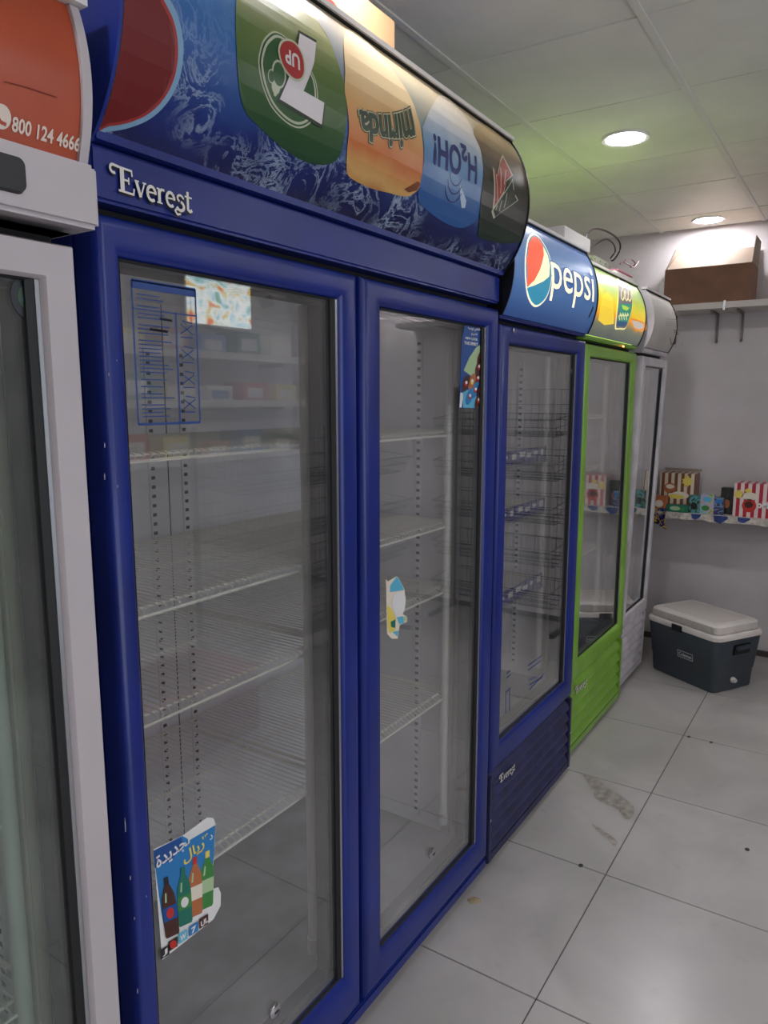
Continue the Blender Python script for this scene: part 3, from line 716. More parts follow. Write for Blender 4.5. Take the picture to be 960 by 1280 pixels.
def bottle(pts, col, cap, lab, labcol, k=3.5):
    """pts: centre line bottom->top in crop px, half widths"""
    (bx, by), (tx_, ty) = pts; w_ = 55
    def at(t, s): return (bx+(tx_-bx)*t+s, by+(ty-by)*t-s*.45)
    prof = [(0, -.85), (.04, -1), (.55, -1), (.7, -.9), (.82, -.55), (.9, -.28), (1, -.26), (1, .26), (.9, .28), (.82, .55), (.7, .9), (.55, 1), (.04, 1), (0, .85)]
    L_.append((poly2(c6([at(t, s*w_) for t, s in prof])), PI[col], k))
    L_.append((poly2(c6([at(.9, -.3*w_), at(1.02, -.3*w_), at(1.02, .3*w_), at(.9, .3*w_)])), PI[cap], k+.5))
    L_.append((poly2(c6([at(.28, -w_), at(.52, -w_), at(.52, w_), at(.28, w_)])), PI[labcol], k+.5))
    L_.append((poly2(c6([at(.6, -.55*w_), at(.76, -.4*w_), at(.76, -.2*w_), at(.6, -.3*w_)])), PI['po_cream'] if False else PI['po_pale'], k+.4))
    if lab: L_.append((poly2(c6([at(.40+.09*math.sin(a), .55*w_*math.cos(a)) for a in [2*math.pi*i/16 for i in range(16)]])), PI[lab], k+1))
bottle([(430, 800), (440, 350)], 'po_lime', 'po_yel', None, 'po_pale', 3)
bottle([(345, 860), (338, 400)], 'po_orange', 'po_red', None, 'po_cream', 3.6)
bottle([(265, 930), (240, 480)], 'po_teal', 'po_teal', 'po_white', 'po_lime', 4.8)
bottle([(160, 1020), (105, 560)], 'po_cola', 'po_dark', 'po_red', 'po_blue2', 6)
for k, (cx, cy, c_) in enumerate(((95, 1150, 'po_dark'), (160, 1085, 'po_dark'), (240, 1025, 'po_sky'), (325, 965, 'po_blue'), (405, 905, 'po_cola'))):
    L_.append((poly2(c6([(cx-36, cy+60), (cx-36, cy-20), (cx+36, cy-65), (cx+36, cy+15)])), PI[c_], 7))
L_.append((poly2(c6([(160+28*math.cos(a), 1085-10*math.cos(a)*.6+34*math.sin(a)) for a in [2*math.pi*i/14 for i in range(14)]])), PI['po_red'], 8))
for s_, cx, cy, w_, h_ in (('W', 240, 1025, 50, 45), ('7', 325, 965, 40, 50), ('UL', 410, 905, 60, 45), ('J', 95, 1150, 40, 50)):
    a_, b_, c_ = gp_([(cx, cy), (cx+w_/2, cy), (cx, cy+h_/2)], 190, 1010, 6.4)
    L_.append((fit(text2(s_, .04), a_[0], a_[1], 2*(b_[0]-a_[0]), 2*(a_[1]-c_[1])), PI['po_white'], 8))
# Arabic words in presentation forms, drawn right to left
def arab(word, cx, cy, w_, h_, rot, col):
    a_, b_, c_ = gp_([(cx, cy), (cx+w_/2, cy), (cx, cy+h_/2)], 190, 1010, 6.4)
    L_.append((fit(text2(word, .02), a_[0], a_[1], 2*(b_[0]-a_[0]), 2*(a_[1]-c_[1]), rot), PI[col], 4))
arab('\uFE93\uFEAA\uFEF3\uFEAA\uFEA0\uFEDF', 165, 345, 270, 130, .1, 'po_white')
arab('\uFEDD\uFE8E\uFEF3\uFEAD', 330, 345, 170, 110, .12, 'po_yel')
arab('\u0663', 420, 235, 50, 70, .1, 'po_yel')
arab('\u062F', 468, 230, 25, 40, .1, 'po_white')
decal('torn_poster', L_, flat1, PO, R1, label='torn soft-drink price poster on the glass')
# poster on the right door
c7 = lambda pts: gp_(pts, 560, 390, 9.85)
L_ = [(poly2(c7([(135, 1180), (150, 800), (170, 330), (200, 170), (260, 125), (405, 140), (400, 350), (440, 370), (440, 700), (415, 900), (410, 1190)])), PI['po_blue2'], 1),
      (poly2(c7([(190, 720), (260, 560), (340, 440), (430, 380), (440, 560), (430, 900), (300, 800)])), PI['po_pale'], 2),
      (poly2(c7([(150, 990), (190, 1000), (165, 1175), (137, 1175)])), PI['po_white'], 2), (poly2(c7([(180, 980), (420, 900), (408, 1180), (185, 1180)])), PI['po_sky'], 2)]
for (x_, y_, c_) in ((400, 560, 'po_cola'), (375, 680, 'po_cola'), (360, 820, 'po_cola'), (290, 860, 'po_orange'), (215, 880, 'po_cola'), (390, 960, 'po_cola'), (330, 960, 'po_blue'), (260, 1040, 'po_blue'), (370, 1090, 'po_cola')):
    e = [(x_+(34*math.cos(a)*1-34*math.sin(a)), y_+(20*math.cos(a)+120*math.sin(a)*.85)) for a in [2*math.pi*i/14 for i in range(14)]]
    L_.append((poly2(c7(e)), PI[c_], 3+.1*(y_/100))); L_.append((poly2(c7([(x_+18*math.cos(a), y_+36*math.sin(a)) for a in [2*math.pi*i/10 for i in range(10)]])), PI['po_red'] if c_ != 'po_orange' else PI['po_yel'], 4.5)); L_.append((poly2(c7([(x_+14*math.cos(a)+5, y_-12+20*math.sin(a)) for a in [2*math.pi*i/10 for i in range(10)]])), PI['po_white'], 5))
for t_, cx, cy, w_, h_ in (('\uFE90\uFEF4\uFEAD \uFEBA\uFE8E\uFEA7', 320, 205, 150, 55), ('\uFEE1\uFEBE\uFEE7\uFE8D', 320, 275, 75, 40), ('NEW LOOK', 285, 330, 150, 30), ('THE SPIRIT', 280, 390, 165, 40)):
    a_, b_, c_ = gp_([(cx, cy), (cx+w_/2, cy), (cx, cy+h_/2)], 560, 390, 9.85)
    L_.append((fit(text2(t_, .03), a_[0], a_[1], 2*(b_[0]-a_[0]), 2*(a_[1]-c_[1])), PI['po_white'], 4))
decal('drink_poster', L_, flat1, PO, R1, label='blue soft-drink poster in the corner of the glass')
c8 = lambda pts: gp_(pts, 480, 710, 12.8)
L_ = [(poly2(c8([(30, 180), (60, 215), (200, 130), (245, 180), (325, 340), (345, 520), (330, 660), (300, 740), (370, 780), (365, 860), (250, 915), (215, 1130), (120, 1130), (45, 1050)])), PI['po_cream'], 1),
      (poly2(c8([(95, 280), (195, 140), (240, 180), (318, 350), (200, 370), (90, 385)])), PI['po_sky'], 2),
      (poly2(c8([(120, 600), (140, 450), (220, 385), (290, 390), (338, 470), (325, 620), (280, 740), (190, 790)])), PI['po_white'], 3),
      (poly2(c8([(50, 600), (110, 640), (185, 800), (170, 1000), (80, 1040), (48, 900)])), PI['po_yel'], 2), (poly2(c8([(100, 860), (180, 820), (175, 960), (110, 940)])), PI['po_teal'], 3),
      (poly2(c8([(130, 1020), (230, 1000), (210, 1100)])), PI['po_sky'], 3), (poly2(c8([(200, 790), (300, 770), (320, 880), (240, 900)])), PI['po_sky'], 2), (poly2(c8([(310, 770), (365, 780), (350, 850), (305, 850)])), PI['po_pale'], 3)]
decal('torn_sticker', L_, flat1, PO, R1, label='torn blue and cream sticker remnant')
for a, b in ((345, 1264), (541, 1067)):
    p = P(a, b, 1, .935); bm = bmesh.new(); lathe(bm, [(.016, .0), (.016, -.004), (.011, -.007), (.0, -.007)], (p.x, .9395, p.z), axis=1, n=20); bmesh.ops.remove_doubles(bm, verts=bm.verts, dist=1e-5)
    mk('door_lock', bm, 'chrome', R1, smooth=True)
    bm = B(p.x-.006, p.x+.006, .9313, .9325, p.z-.0016, p.z+.0016); mk('key_slot', bm, 'black', R1)
# paint chips along the left door stile
mat('chip', (140, 142, 150), .7)
chips = []
for (a, b, h_) in ((136, 470, 5), (131, 560, 8), (131, 600, 10), (157, 1040, 24), (163, 1100, 8), (168, 1150, 6), (172, 1242, 10), (147, 610, 5), (183, 1122, 5), (146, 452, 3)):
    p = P(a, b, 1, .92); chips.append((poly2([(p.x-.0008, p.z), (p.x+.0004, p.z+.0006), (p.x+.0010, p.z+h_*.0005), (p.x-.0001, p.z+h_*.0011), (p.x-.0010, p.z+h_*.0006)]), 0, 1))
for c_ in chips: decal('paint_chip', [c_], lambda u, v, l: Vector((u, .9196, v)), ['chip'], R1)

# ---------------------------------------------------------------- blue single fridge with lit sign
mat('strip_blue', (36, 52, 118), .4, var=.5, scale=70)
ramp_mat('print_lit_blue', [(0, (40, 68, 120)), (.3, (66, 106, 158)), (.7, (96, 128, 172)), (1, (88, 108, 152))], 1.78, 2.07, rough=.3, emit=.32)
R2, S2, G2 = fridge('display_fridge', 'blue single-door glass display fridge with a lit blue sign and rusty louvred base', 2.025, 2.812, .922, .02, .335, 1.752, 1.778, 'blue',
                    [(2.03, 2.805)], [(.075, .085, .085, .055)], [1.33, 1.13, .83], sign=(2.072, .042, 'print_lit_blue', 'black', 'rim_white'), base='louvre', base_mat='blue_worn', shelf_strip=True, louvres=6)
badge(R2, 2.085, .288, .12, .9235, 0)
mp2 = onsign(G2)
for n_, c_ in dict(l_white=(252, 242, 206), l_red=(238, 92, 62), l_blue=(44, 130, 160), l_cream=(250, 238, 190)).items(): mat(n_, c_, .3, emit=.5)
g2c = lambda pts: spx(G2, [(640+a/4.364, 270+b/4.364) for a, b in pts])
oval = g2c([(72, 330), (72, 230), (84, 140), (108, 102), (140, 112), (175, 160), (205, 230), (214, 310), (205, 390), (178, 455), (135, 490), (105, 475), (82, 420)])
oval = smooth(oval)
redp = g2c([(77, 385), (76, 240), (88, 150), (110, 112), (140, 122), (165, 160), (170, 215), (150, 290), (120, 350)])
blup = g2c([(78, 398), (120, 380), (155, 365), (190, 350), (205, 310), (203, 385), (176, 445), (136, 478), (107, 464), (88, 425)])
whp = g2c([(77, 392), (120, 350), (150, 290), (170, 215), (166, 165), (190, 210), (204, 270), (200, 330), (170, 355), (120, 378)])
decal('emblem', [(poly2(grow(oval, 1.03)), 0, 1), (poly2(grow(oval, .97)), 2, 2), (poly2(whp), 3, 3), (poly2(redp), 1, 4), (poly2(blup), 2, 4)], mp2, ['l_white', 'l_red', 'l_blue', 'l_cream'], S2, cuts=.03, label='round red, white and blue emblem')
p0, p1 = g2c([(215, 360)])[0], g2c([(447, 395)])[0]
tcx, tcy = (p0[0]+p1[0])/2, (p0[1]+p1[1])/2
pt = fit(text2('pepsi', .002, .98), tcx, tcy+.004, p1[0]-p0[0], .155)
pb = fit(text2('pepsi', .03, .98), tcx, tcy+.004, (p1[0]-p0[0])*1.03, .162)
mat('l_halo', (40, 84, 150), .3, emit=.4)
decal('lettering', [(pb, 1, 1), (pt, 0, 2)], mp2, ['l_white', 'l_halo'], S2, cuts=.03, label='cream glowing lower-case lettering')
mk_ = g2c([(415, 550), (440, 490), (445, 500), (420, 555)])
decal('small_print', [(poly2(mk_), 0, 1)], mp2, ['ink_dark'], S2, cuts=.03)
p = P(641, 413, 1, .921); bm = bmesh.new(); lathe(bm, [(.007, 0), (.007, -.004), (.0, -.005)], (p.x, .921, p.z), axis=1, n=12); bmesh.ops.remove_doubles(bm, verts=bm.verts, dist=1e-5); mk('hinge_bolt', bm, 'chrome', R2)
GY2 = .922+.0195
pf = lambda pts: poly2([tuple(P(a, b, 1, GY2)[i] for i in (0, 2)) for a, b in pts])
flat2 = lambda u, v, l: Vector((u, GY2-.0004*l, v))
decal('price_tag', [(pf([(714, 462), (721, 457), (722, 472), (715, 476)]), 0, 1), (pf([(716, 466), (720, 464), (720, 469), (716, 471)]), 1, 2)], flat2, ['po_cream', 'ink_dark'], R2)
nb = []
for (a, b), (c_, d_) in (((633, 848), (638, 843)), ((633, 842), (638, 838)), ((660, 832), (677, 820)), ((660, 838), (676, 826)), ((661, 850), (670, 846)), ((662, 862), (680, 842)), ((662, 856), (678, 846)), ((632, 866), (632, 892)), ((637, 862), (637, 888)), ((632, 866), (638, 860))):
    u, v = P(a, b, 1, GY2), P(c_, d_, 1, GY2); nb.append((ln((u.x, u.z), (v.x, v.z), .004), 0, 1))
decal('notice_print', nb, flat2, ['ink_blue'], R2)['kind'] = 'stuff'

# ---------------------------------------------------------------- green single fridge
ramp_mat('print_lit_green', [(0, (84, 92, 88)), (.18, (112, 116, 96)), (.30, (214, 150, 30)), (.42, (240, 196, 40)), (.58, (196, 200, 60)), (.74, (150, 176, 96)), (1, (160, 184, 116))], 1.79, 2.06, rough=.3, emit=.42, noise=.05)
mat('green_glow', (168, 200, 96), .4, emit=1.2)  # glow added to the hidden sign box to cast green on the ceiling
R3, S3, G3 = fridge('display_fridge', 'lime green single-door display fridge with a lit yellow-green sign', 2.885, 3.665, .955, .02, .345, 1.752, 1.786, 'green',
                    [(2.89, 3.66)], [(.09, .075, .085, .05)], [1.46, 1.22, .82], sign=(2.058, .040, 'print_lit_green', 'green', 'rim_white', .02, 'green_glow'), base='louvre', base_mat='green', louvres=5)
badge(R3, 2.93, .296, .15, .9565, 0)
mp3 = onsign(G3)
g3c = lambda pts: spx(G3, [(740+a/8, 320+b/8) for a, b in pts])
for n_, c_ in dict(g_edge=(250, 236, 170), g_grey=(110, 106, 108), g_teal=(40, 140, 120), g_blue=(44, 84, 120), g_yel=(250, 214, 60), g_lime=(178, 210, 70), g_or=(236, 150, 40), g_pale=(200, 190, 180)).items(): mat(n_, c_, .3, emit=.38)
ov = g3c([(236, 705), (250, 560), (262, 400), (252, 270), (262, 238), (300, 238), (345, 280), (378, 330), (398, 420), (390, 540), (362, 640), (330, 715), (280, 718)])
ov = smooth(ov)
lay = [(poly2(grow(ov, 1.06)), 0, 2), (poly2(ov), 1, 3), (poly2(g3c([(262, 480), (388, 480), (384, 560), (362, 640), (330, 708), (246, 690)])), 2, 4), (poly2(g3c([(244, 650), (352, 660), (328, 708), (242, 698)])), 3, 5),
       (poly2(g3c([(290, 490), (330, 500), (370, 520), (340, 550), (300, 530)])), 5, 6)]
for (u_, v_) in ((300, 400), (340, 405), (370, 410)):
    lay.append((strokes([(g3c([(u_-16, v_-60), (u_-16, v_+20), (u_, v_+45), (u_+14, v_+20), (u_+14, v_-50)]), .006)]), 0, 6))
lay.append((strokes([(g3c([(300, 300), (300, 350)]), .006), (g3c([(290, 320), (320, 315)]), .005)]), 0, 6))
for k in range(4): lay.append((strokes([(g3c([(270+24*k, 640), (262+24*k, 600), (285+24*k, 590), (275+24*k, 570)]), .006)]), 0, 6))
decal('emblem', lay, mp3, ['g_edge', 'g_grey', 'g_teal', 'g_blue', 'g_yel', 'g_lime'], S3, cuts=.03, label='upright rounded emblem with pale outline')
decal('slice_picture', [(poly2(g3c([(385, 625), (440, 630), (510, 660), (545, 690), (535, 740), (490, 755), (440, 745), (405, 705)])), 2, 1), (poly2(g3c([(392, 645), (450, 650), (510, 680), (520, 715), (470, 735), (420, 715)])), 1, 2)], mp3, ['g_yel', 'g_pale', 'g_or'], S3, cuts=.03)
decal('glass_picture', [                        (poly2(g3c([(60, 640), (80, 520), (100, 400), (150, 360), (200, 420), (215, 560), (215, 680), (120, 690)])), 0, 1)], mp3, ['g_yel', 'g_pale', 'g_or'], S3, cuts=.03)
mat('led', (255, 120, 60), .4, emit=8)
p = P(779, 433, 1, .952); mk('indicator_light', B(p.x-.006, p.x+.006, .9490, .9540, p.z-.003, p.z+.003), 'led', R3, label='small orange indicator light')
b_ = bmesh.new(); x_ = P(753, 560, 1, 1.2)
for k in range(44):
    z_ = 1.32-.011*k; box(b_, 3.595, 3.6, 1.16, 1.172, z_, z_+.006)
mat('strip_shine', (232, 220, 150), .2, metal=.6)
mk('slotted_strip_glint', b_, 'strip_shine', R3)  # bright dashes paint in the highlight on the perforated upright

# ---------------------------------------------------------------- white narrow fridge at the far end (leans forward a little)
ramp_mat('print_paper', [(0, (176, 170, 166)), (.5, (190, 184, 178)), (1, (196, 190, 180))], 1.78, 2.05, noise=.3, rough=.6)
R4, S4, G4 = fridge('display_fridge', 'white single-door display fridge at the end of the row beside the ice chest', 3.70, 4.205, .983, .03, .355, 1.742, 1.782, 'white_old',
                    [(3.705, 4.2)], [(.05, .045, .07, .045)], [1.4, 1.1, .8], sign=(2.05, .042, 'print_paper', 'white_old', 'rim_white'), base='louvre', base_mat='white_old', louvres=6, prof=FLAT)
mp4 = onsign(G4)
g4c = lambda pts: spx(G4, [(800+a/6, 360+b/6) for a, b in pts])
mat('faded', (120, 108, 104), .6); mat('faded_red', (140, 84, 62), .6)
L_ = [(strokes([(g4c([(145, 375), (160, 425), (188, 395)]), .006)]), 1, 1), (strokes([(g4c([(238, 430), (250, 400)]), .006)]), 2, 1)]
for k in range(5): L_.append((strokes([(g4c([(165+12*k, 150+10*k), (160+13*k, 200+10*k)]), .004)]), 1 if k % 2 else 0, 1))
for k in range(4): L_.append((strokes([(g4c([(110, 235+14*k), (250, 245+16*k)]), .002)]), 0, 1))
for k in range(3): L_.append((strokes([(g4c([(170+6*k, 320+14*k), (200+6*k, 320+14*k)]), .005)]), 0, 1))
decal('faded_print', L_, mp4, ['faded', 'faded_red', 'ink_dark'], S4, cuts=.03)
pf4 = lambda pts: poly2([tuple(P(a, b, 1, .960)[i] for i in (0, 2)) for a, b in pts])
decal('price_tag', [(pf4([(824, 455), (830, 456), (829, 470), (824, 469)]), 0, 1), (pf4([(825, 461), (828, 461), (828, 465), (825, 465)]), 1, 2)], lambda u, v, l: Vector((u, .983+.019-.0004*l, v)), ['paper_white', 'faded'], R4)
R4.rotation_euler[0] = math.radians(1.6)

# ---------------------------------------------------------------- white fridge on the left, nearest the camera
mat('orange_sign', (176, 74, 42), .35, var=.12, scale=4, bump=.06, bscale=6)
R0, S0, _ = fridge('display_fridge', 'white display fridge nearest the camera with an orange sign', -.10, .612, .885, .02, .30, 1.728, 1.745, 'white_paint',
                   [(-.095, .6095)], [(.05, .046, .08, .046)], [1.5, 1.2, .93, .62], base='louvre', base_mat='white_paint', glass='door_glass_green', prof=FLAT, louvres=5)
R0s = R0
hd = B(-.10, .636, .862, 1.2, 1.750, 1.830, bevel=.006); mk('control_header', hd, 'white_paint', R0)
def y0s(v): t = max(-1, min(1, (v-1.9265)/.0935)); return .866+.019*t*t
_zs = [1.831+.189*k/16 for k in range(17)]
bm = bmesh.new(); extrude_profile(bm, [(y0s(z), z) for z in _zs]+[(.9, 2.02), (.9, 1.831)], -.1, .619); SG = mk('sign_panel', bm, 'orange_sign', R0, smooth=True)
bm = bmesh.new(); extrude_profile(bm, [(y0s(z)-.006, z) for z in _zs]+[(1.15, 2.02), (1.15, 1.831)], .6195, .632); mk('sign_end_cap', bm, 'white_paint', R0)
mk('sign_rim', B(-.1, .638, .868, 1.15, 2.021, 2.033), 'rim_white', R0)
mk('sign_box', B(-.1, .612, .901, 1.15, 1.831, 2.02), 'white_paint', R0)
def rrect_(x0, x1, z0, z1, r, n=5):
    out = []
    for cx, cz, a in ((x1-r, z1-r, 0), (x0+r, z1-r, 90), (x0+r, z0+r, 180), (x1-r, z0+r, 270)):
        for k in range(n+1): t = math.radians(a+90*k/n); out.append((cx+r*math.cos(t), cz+r*math.sin(t)))
    return out
blk = bmesh.new(); _a = [blk.verts.new((x_, .8615, z_)) for x_, z_ in rrect_(.40, .532, 1.770, 1.812, .010)]; _c = [blk.verts.new((x_, .854, z_)) for x_, z_ in rrect_(.402, .530, 1.772, 1.810, .009)]
for k in range(len(_a)): blk.faces.new((_a[k], _a[(k+1) % len(_a)], _c[(k+1) % len(_a)], _c[k]))
blk.faces.new(_c); blk.faces.new(_a); mk('control_display', blk, 'black', R0, label='black rounded control display')
def flat0(u, v, l): return Vector((u, y0s(v)-.001-.0004*l, v))
def p0_(a, b): p = P(a, b, 1, .876); return p.x, p.z
n0, n1 = p0_(16, 164), p0_(101, 196)
tx = fit(text2('800 124 4666', .025), (n0[0]+n1[0])/2, 1.8535, n1[0]-n0[0], .0165)
ic = (n0[0]-.013, 1.857)
mat('print_cream', (226, 210, 196), .45)
hs_ = strokes([([(ic[0]-.006, ic[1]+.006), (ic[0]-.006, ic[1]), (ic[0]-.001, ic[1]-.006), (ic[0]+.006, ic[1]-.007)], .004)])
sm = fit(text2('www.customer-service', .0), (n0[0]+n1[0])/2-.01, 1.8385, n1[0]-n0[0]+.02, .006)
decal('lettering', [(tx, 0, 1), (poly2(ell(ic[0], ic[1], .0115, .013, 24)), 0, 1), (hs_, 1, 2)], flat0, ['print_cream', 'orange_sign'], SG, cuts=.01, label='cream telephone number with handset symbol')
mat('crease', (120, 40, 20), .6)
c0 = [p0_(a, b) for a, b in ((0, 104), (30, 112), (66, 124))]
decal('crease', [(strokes([(c0, .0012)]), 0, 1)], flat0, ['crease'], SG, cuts=.01)
mat('sticker_green', (56, 84, 62), .5); mat('sticker_blue', (58, 100, 122), .5)
# round sticker inside and a strip on the near shelf
GY0 = .885+.0195
p = P(34, 372, 1, GY0); decal('round_sticker', [(poly2(ell(p.x, p.z, .022, .026, 24)), 1, 1), (poly2(ell(p.x, p.z, .013, .015, 20)), 0, 2), (poly2(ell(p.x, p.z-.003, .008, .006, 14)), 2, 3)], lambda u, v, l: Vector((u, GY0-.0004*l, v)), ['sticker_green', 'tray_dark', 'sticker_blue'], R0)
mk('price_strip', B(-.03, .46, .985, .989, .925, .965), 'orange_sign', R0)
mk('strip_edge', B(-.03, .463, .983, .991, .917, .924), 'silver', R0)

# ================================================================== things on top of the fridges
# cream carton behind the picture sign
mat('carton_cream', (188, 152, 108), .7, var=.06, scale=8)
ct = root('carton', 'cream carton with a red round print lying on top of the blue double-door fridge', 'box', (1.3, 1.07, 2.24))
b_ = B(1.02, 1.56, .995, 1.14, 2.2405, 2.40, bevel=.004); mk('carton_body', b_, 'carton_cream', ct)
fy = lambda u, v, l: Vector((u, 0.9945-.0004*l, v))
c_ = P(414, 24, 1, 0.9945)
decal('carton_print', [(poly2(ell(c_.x, c_.z-.005, .045, .042, 28)), 0, 1), (fit(text2('JUS', .03), c_.x+.10, c_.z-.0, .08, .035), 1, 1), (poly2(ell(c_.x, c_.z-.005, .022, .02, 20)), 2, 2)], fy, ['po_red', 'faded', 'carton_cream'], ct)
mk('tape', B(1.02, 1.56, 1.03, 1.08, 2.4002, 2.401), 'cardboard_in', ct)
# ballast, supply box, cables
zt2, zt3 = 2.088, 2.074
bl = root('ballast', 'white metal ballast box lying on top of the blue fridge with the lit sign', 'electrical box', (2.6, 1.0, zt2))
a_ = P(702, 297, 1, .96); b2_ = P(735, 303, 1, .96)
mk('housing', B(a_.x, b2_.x, .95, 1.02, zt2-.001, zt2+.05, bevel=.003), 'paper_white', bl)
mk('end_cap', B(b2_.x, b2_.x+.006, .955, 1.015, zt2+.004, zt2+.045), 'silver', bl)
mat('board_grey', (132, 130, 118), .6, var=.2, scale=60)
pbx = root('power_supply', 'small grey power supply box standing on the green fridge', 'electrical box', (2.98, 1.06, zt3))
p = P(742, 320, 1, 1.05); q = P(765, 320, 1, 1.05)
mk('housing', B(p.x, q.x, 1.05, 1.12, zt3-.003, zt3+.075, bevel=.002), 'board_grey', pbx)
for i in range(4):
    for k in range(3):
        xx = p.x+.02+(q.x-p.x-.04)*i/3; zz_ = zt3+.02+.02*k; mk('vent_hole', B(xx-.004, xx+.004, 1.0495, 1.0502, zz_-.003, zz_+.003), 'slot', pbx)
dv = root('transformer', 'small transformer with pink wires lying on the green fridge', 'electrical box', (3.25, 1.06, zt3))
p = P(762, 330, 1, 1.03); q = P(786, 334, 1, 1.03)
mat('pink', (196, 120, 140), .6)
mk('core', B(p.x, q.x, 1.00, 1.045, zt3-.003, zt3+.03, bevel=.003), 'paper_white', dv)
mk('winding', B(p.x+.03, q.x-.03, 1.0, 1.045, zt3+.031, zt3+.042, bevel=.003), 'pink', dv)
mat('cable', (44, 30, 34), .5); mat('cable_red', (130, 34, 40), .5)
def bez(pts, n=24):
    P_ = [Vector(p) for p in pts]; out = []
    P_ = [P_[0]*2-P_[1]]+P_+[P_[-1]*2-P_[-2]]
    for i in range(1, len(P_)-2):
        for k in range(n//4):
            t = k/(n//4); a, b, c, d = P_[i-1:i+3]
            out.append(.5*((2*b)+(c-a)*t+(2*a-5*b+4*c-d)*t*t+(3*b-a-3*c+d)*t**3))
    out.append(P_[-2]); return out
def cable(label, px, Yv, r=.004, m='cable'):
    pts = [P(a, b, 1, Yv+.01*i) for i, (a, b) in enumerate(px)]
    b_ = bmesh.new(); tube(b_, bez(pts), r, 6); tag(mk('cable', b_, m, smooth=True), label, 'cable', 'loose cables above the fridges')
cable('dark cable looping highest between the ballast box and the grey supply box', [(733, 302), (734, 292), (744, 286), (760, 290), (773, 300), (775, 312), (768, 324), (764, 326)], 1.02)
cable('dark cable in the lower loop above the grey supply box', [(735, 312), (744, 306), (757, 299), (766, 304), (769, 314), (763, 323)], 1.03, .0035)
cable('thin dark red cable trailing from the transformer to the right', [(775, 330), (782, 325), (790, 325), (794, 330), (788, 334)], 1.04, .003, 'cable_red')
cable('short red cable drooping off the end of the transformer', [(780, 328), (786, 331), (792, 334), (798, 327)], 1.05, .003, 'cable_red')

# ================================================================== far wall: shelves, cartons, ice chest
SX = 4.52
mat('shelf_white', (206, 198, 192), .5, var=.06, scale=6)
zs = 2.068
yj = P(905, 386, 0, SX).y
s1 = root('wall_shelf', 'upper white wall shelf board to the left of the joint, carrying the open carton', 'shelf', (4.66, 1.1, zs), 'upper wall shelf boards')
mk('board', B(SX, XB-.001, yj+.002, 1.6, zs-.034, zs), 'shelf_white', s1)
s2 = root('wall_shelf', 'upper white wall shelf board running out of the photo to the right of the joint', 'shelf', (4.66, .1, zs), 'upper wall shelf boards')
mk('board', B(SX, XB-.001, -1.0, yj-.002, zs-.034, zs), 'shelf_white', s2)
mk('joint_clip', B(SX-.004, SX-.0005, yj-.006, yj+.006, zs-.045, zs+.006), 'silver', s1)
mat('bracket', (120, 112, 110), .5, metal=.4)
for (a, par) in ((897, s1), (928, s2), (845, s1)):
    yy = P(a, 410, 0, XB).y
    b_ = bmesh.new(); box(b_, XB-.012, XB-.0005, yy-.006, yy+.006, zs-.20, zs-.036)
    box(b_, SX+.06, XB-.012, yy-.006, yy+.006, zs-.046, zs-.035); tube(b_, [(XB-.008, yy, zs-.19), (XB-.03, yy, zs-.2)], .006, 8)
    mk('shelf_bracket', b_, 'bracket', par)
# open carton
cb = root('open_carton', 'brown cardboard carton with raised flaps on the upper wall shelf', 'box', (4.62, .83, zs))
c0_, c1_ = P(829, 383, 0, 4.54).y, P(937, 383, 0, 4.54).y
zc0, zc1 = zs+.001, P(880, 333, 0, 4.54).z
bm = bmesh.new(); t = .006
box(bm, 4.54, 4.54+t, c1_, c0_, zc0, zc1); box(bm, 4.77-t, 4.77, c1_, c0_, zc0, zc1); box(bm, 4.54+t, 4.77-t, c1_, c1_+t, zc0, zc1); box(bm, 4.54+t, 4.77-t, c0_-t, c0_, zc0, zc1); box(bm, 4.54+t, 4.77-t, c1_+t, c0_-t, zc0, zc0+t)
mk('carton_body', bm, 'cardboard', cb)
def flap(p4, m='cardboard_in'):
    bm = bmesh.new(); p4 = [Vector(p) for p in p4]; n = (p4[1]-p4[0]).cross(p4[2]-p4[0]).normalized()*.004
    a = [bm.verts.new(p) for p in p4]; b = [bm.verts.new(p+n) for p in p4]; bm.faces.new(a); bm.faces.new(b[::-1])
    for k in range(4): bm.faces.new((a[k], b[k], b[(k+1) % 4], a[(k+1) % 4]))
    bmesh.ops.recalc_face_normals(bm, faces=bm.faces); mk('flap', bm, m, cb)
flap([(4.541, c1_+.01, zc1), (4.541, c0_-.01, zc1), (4.60, c0_-.05, zc1+.085), (4.60, c1_+.012, zc1+.09)], 'cardboard_in')
flap([(4.546, c0_-.001, zc1), (4.764, c0_-.001, zc1), (4.75, c0_-.045, zc1+.11), (4.56, c0_-.045, zc1+.11)], 'cardboard_in')
flap([(4.546, c1_+.005, zc1), (4.764, c1_+.005, zc1), (4.75, c1_-.005, zc1+.14), (4.55, c1_-.005, zc1+.14)], 'cardboard_in')
flap([(4.764, c1_+.01, zc1), (4.764, c0_-.01, zc1), (4.775, c0_-.01, zc1+.12), (4.775, c1_+.01, zc1+.12)], 'cardboard_in')
tp = P(826, 360, 0, 4.53)
flap([(4.535, c0_+.001, zc0+.04), (4.535, c0_+.03, zc0+.06), (4.535, c0_+.022, zc0+.15), (4.535, c0_+.003, zc0+.13)], 'paper_white')
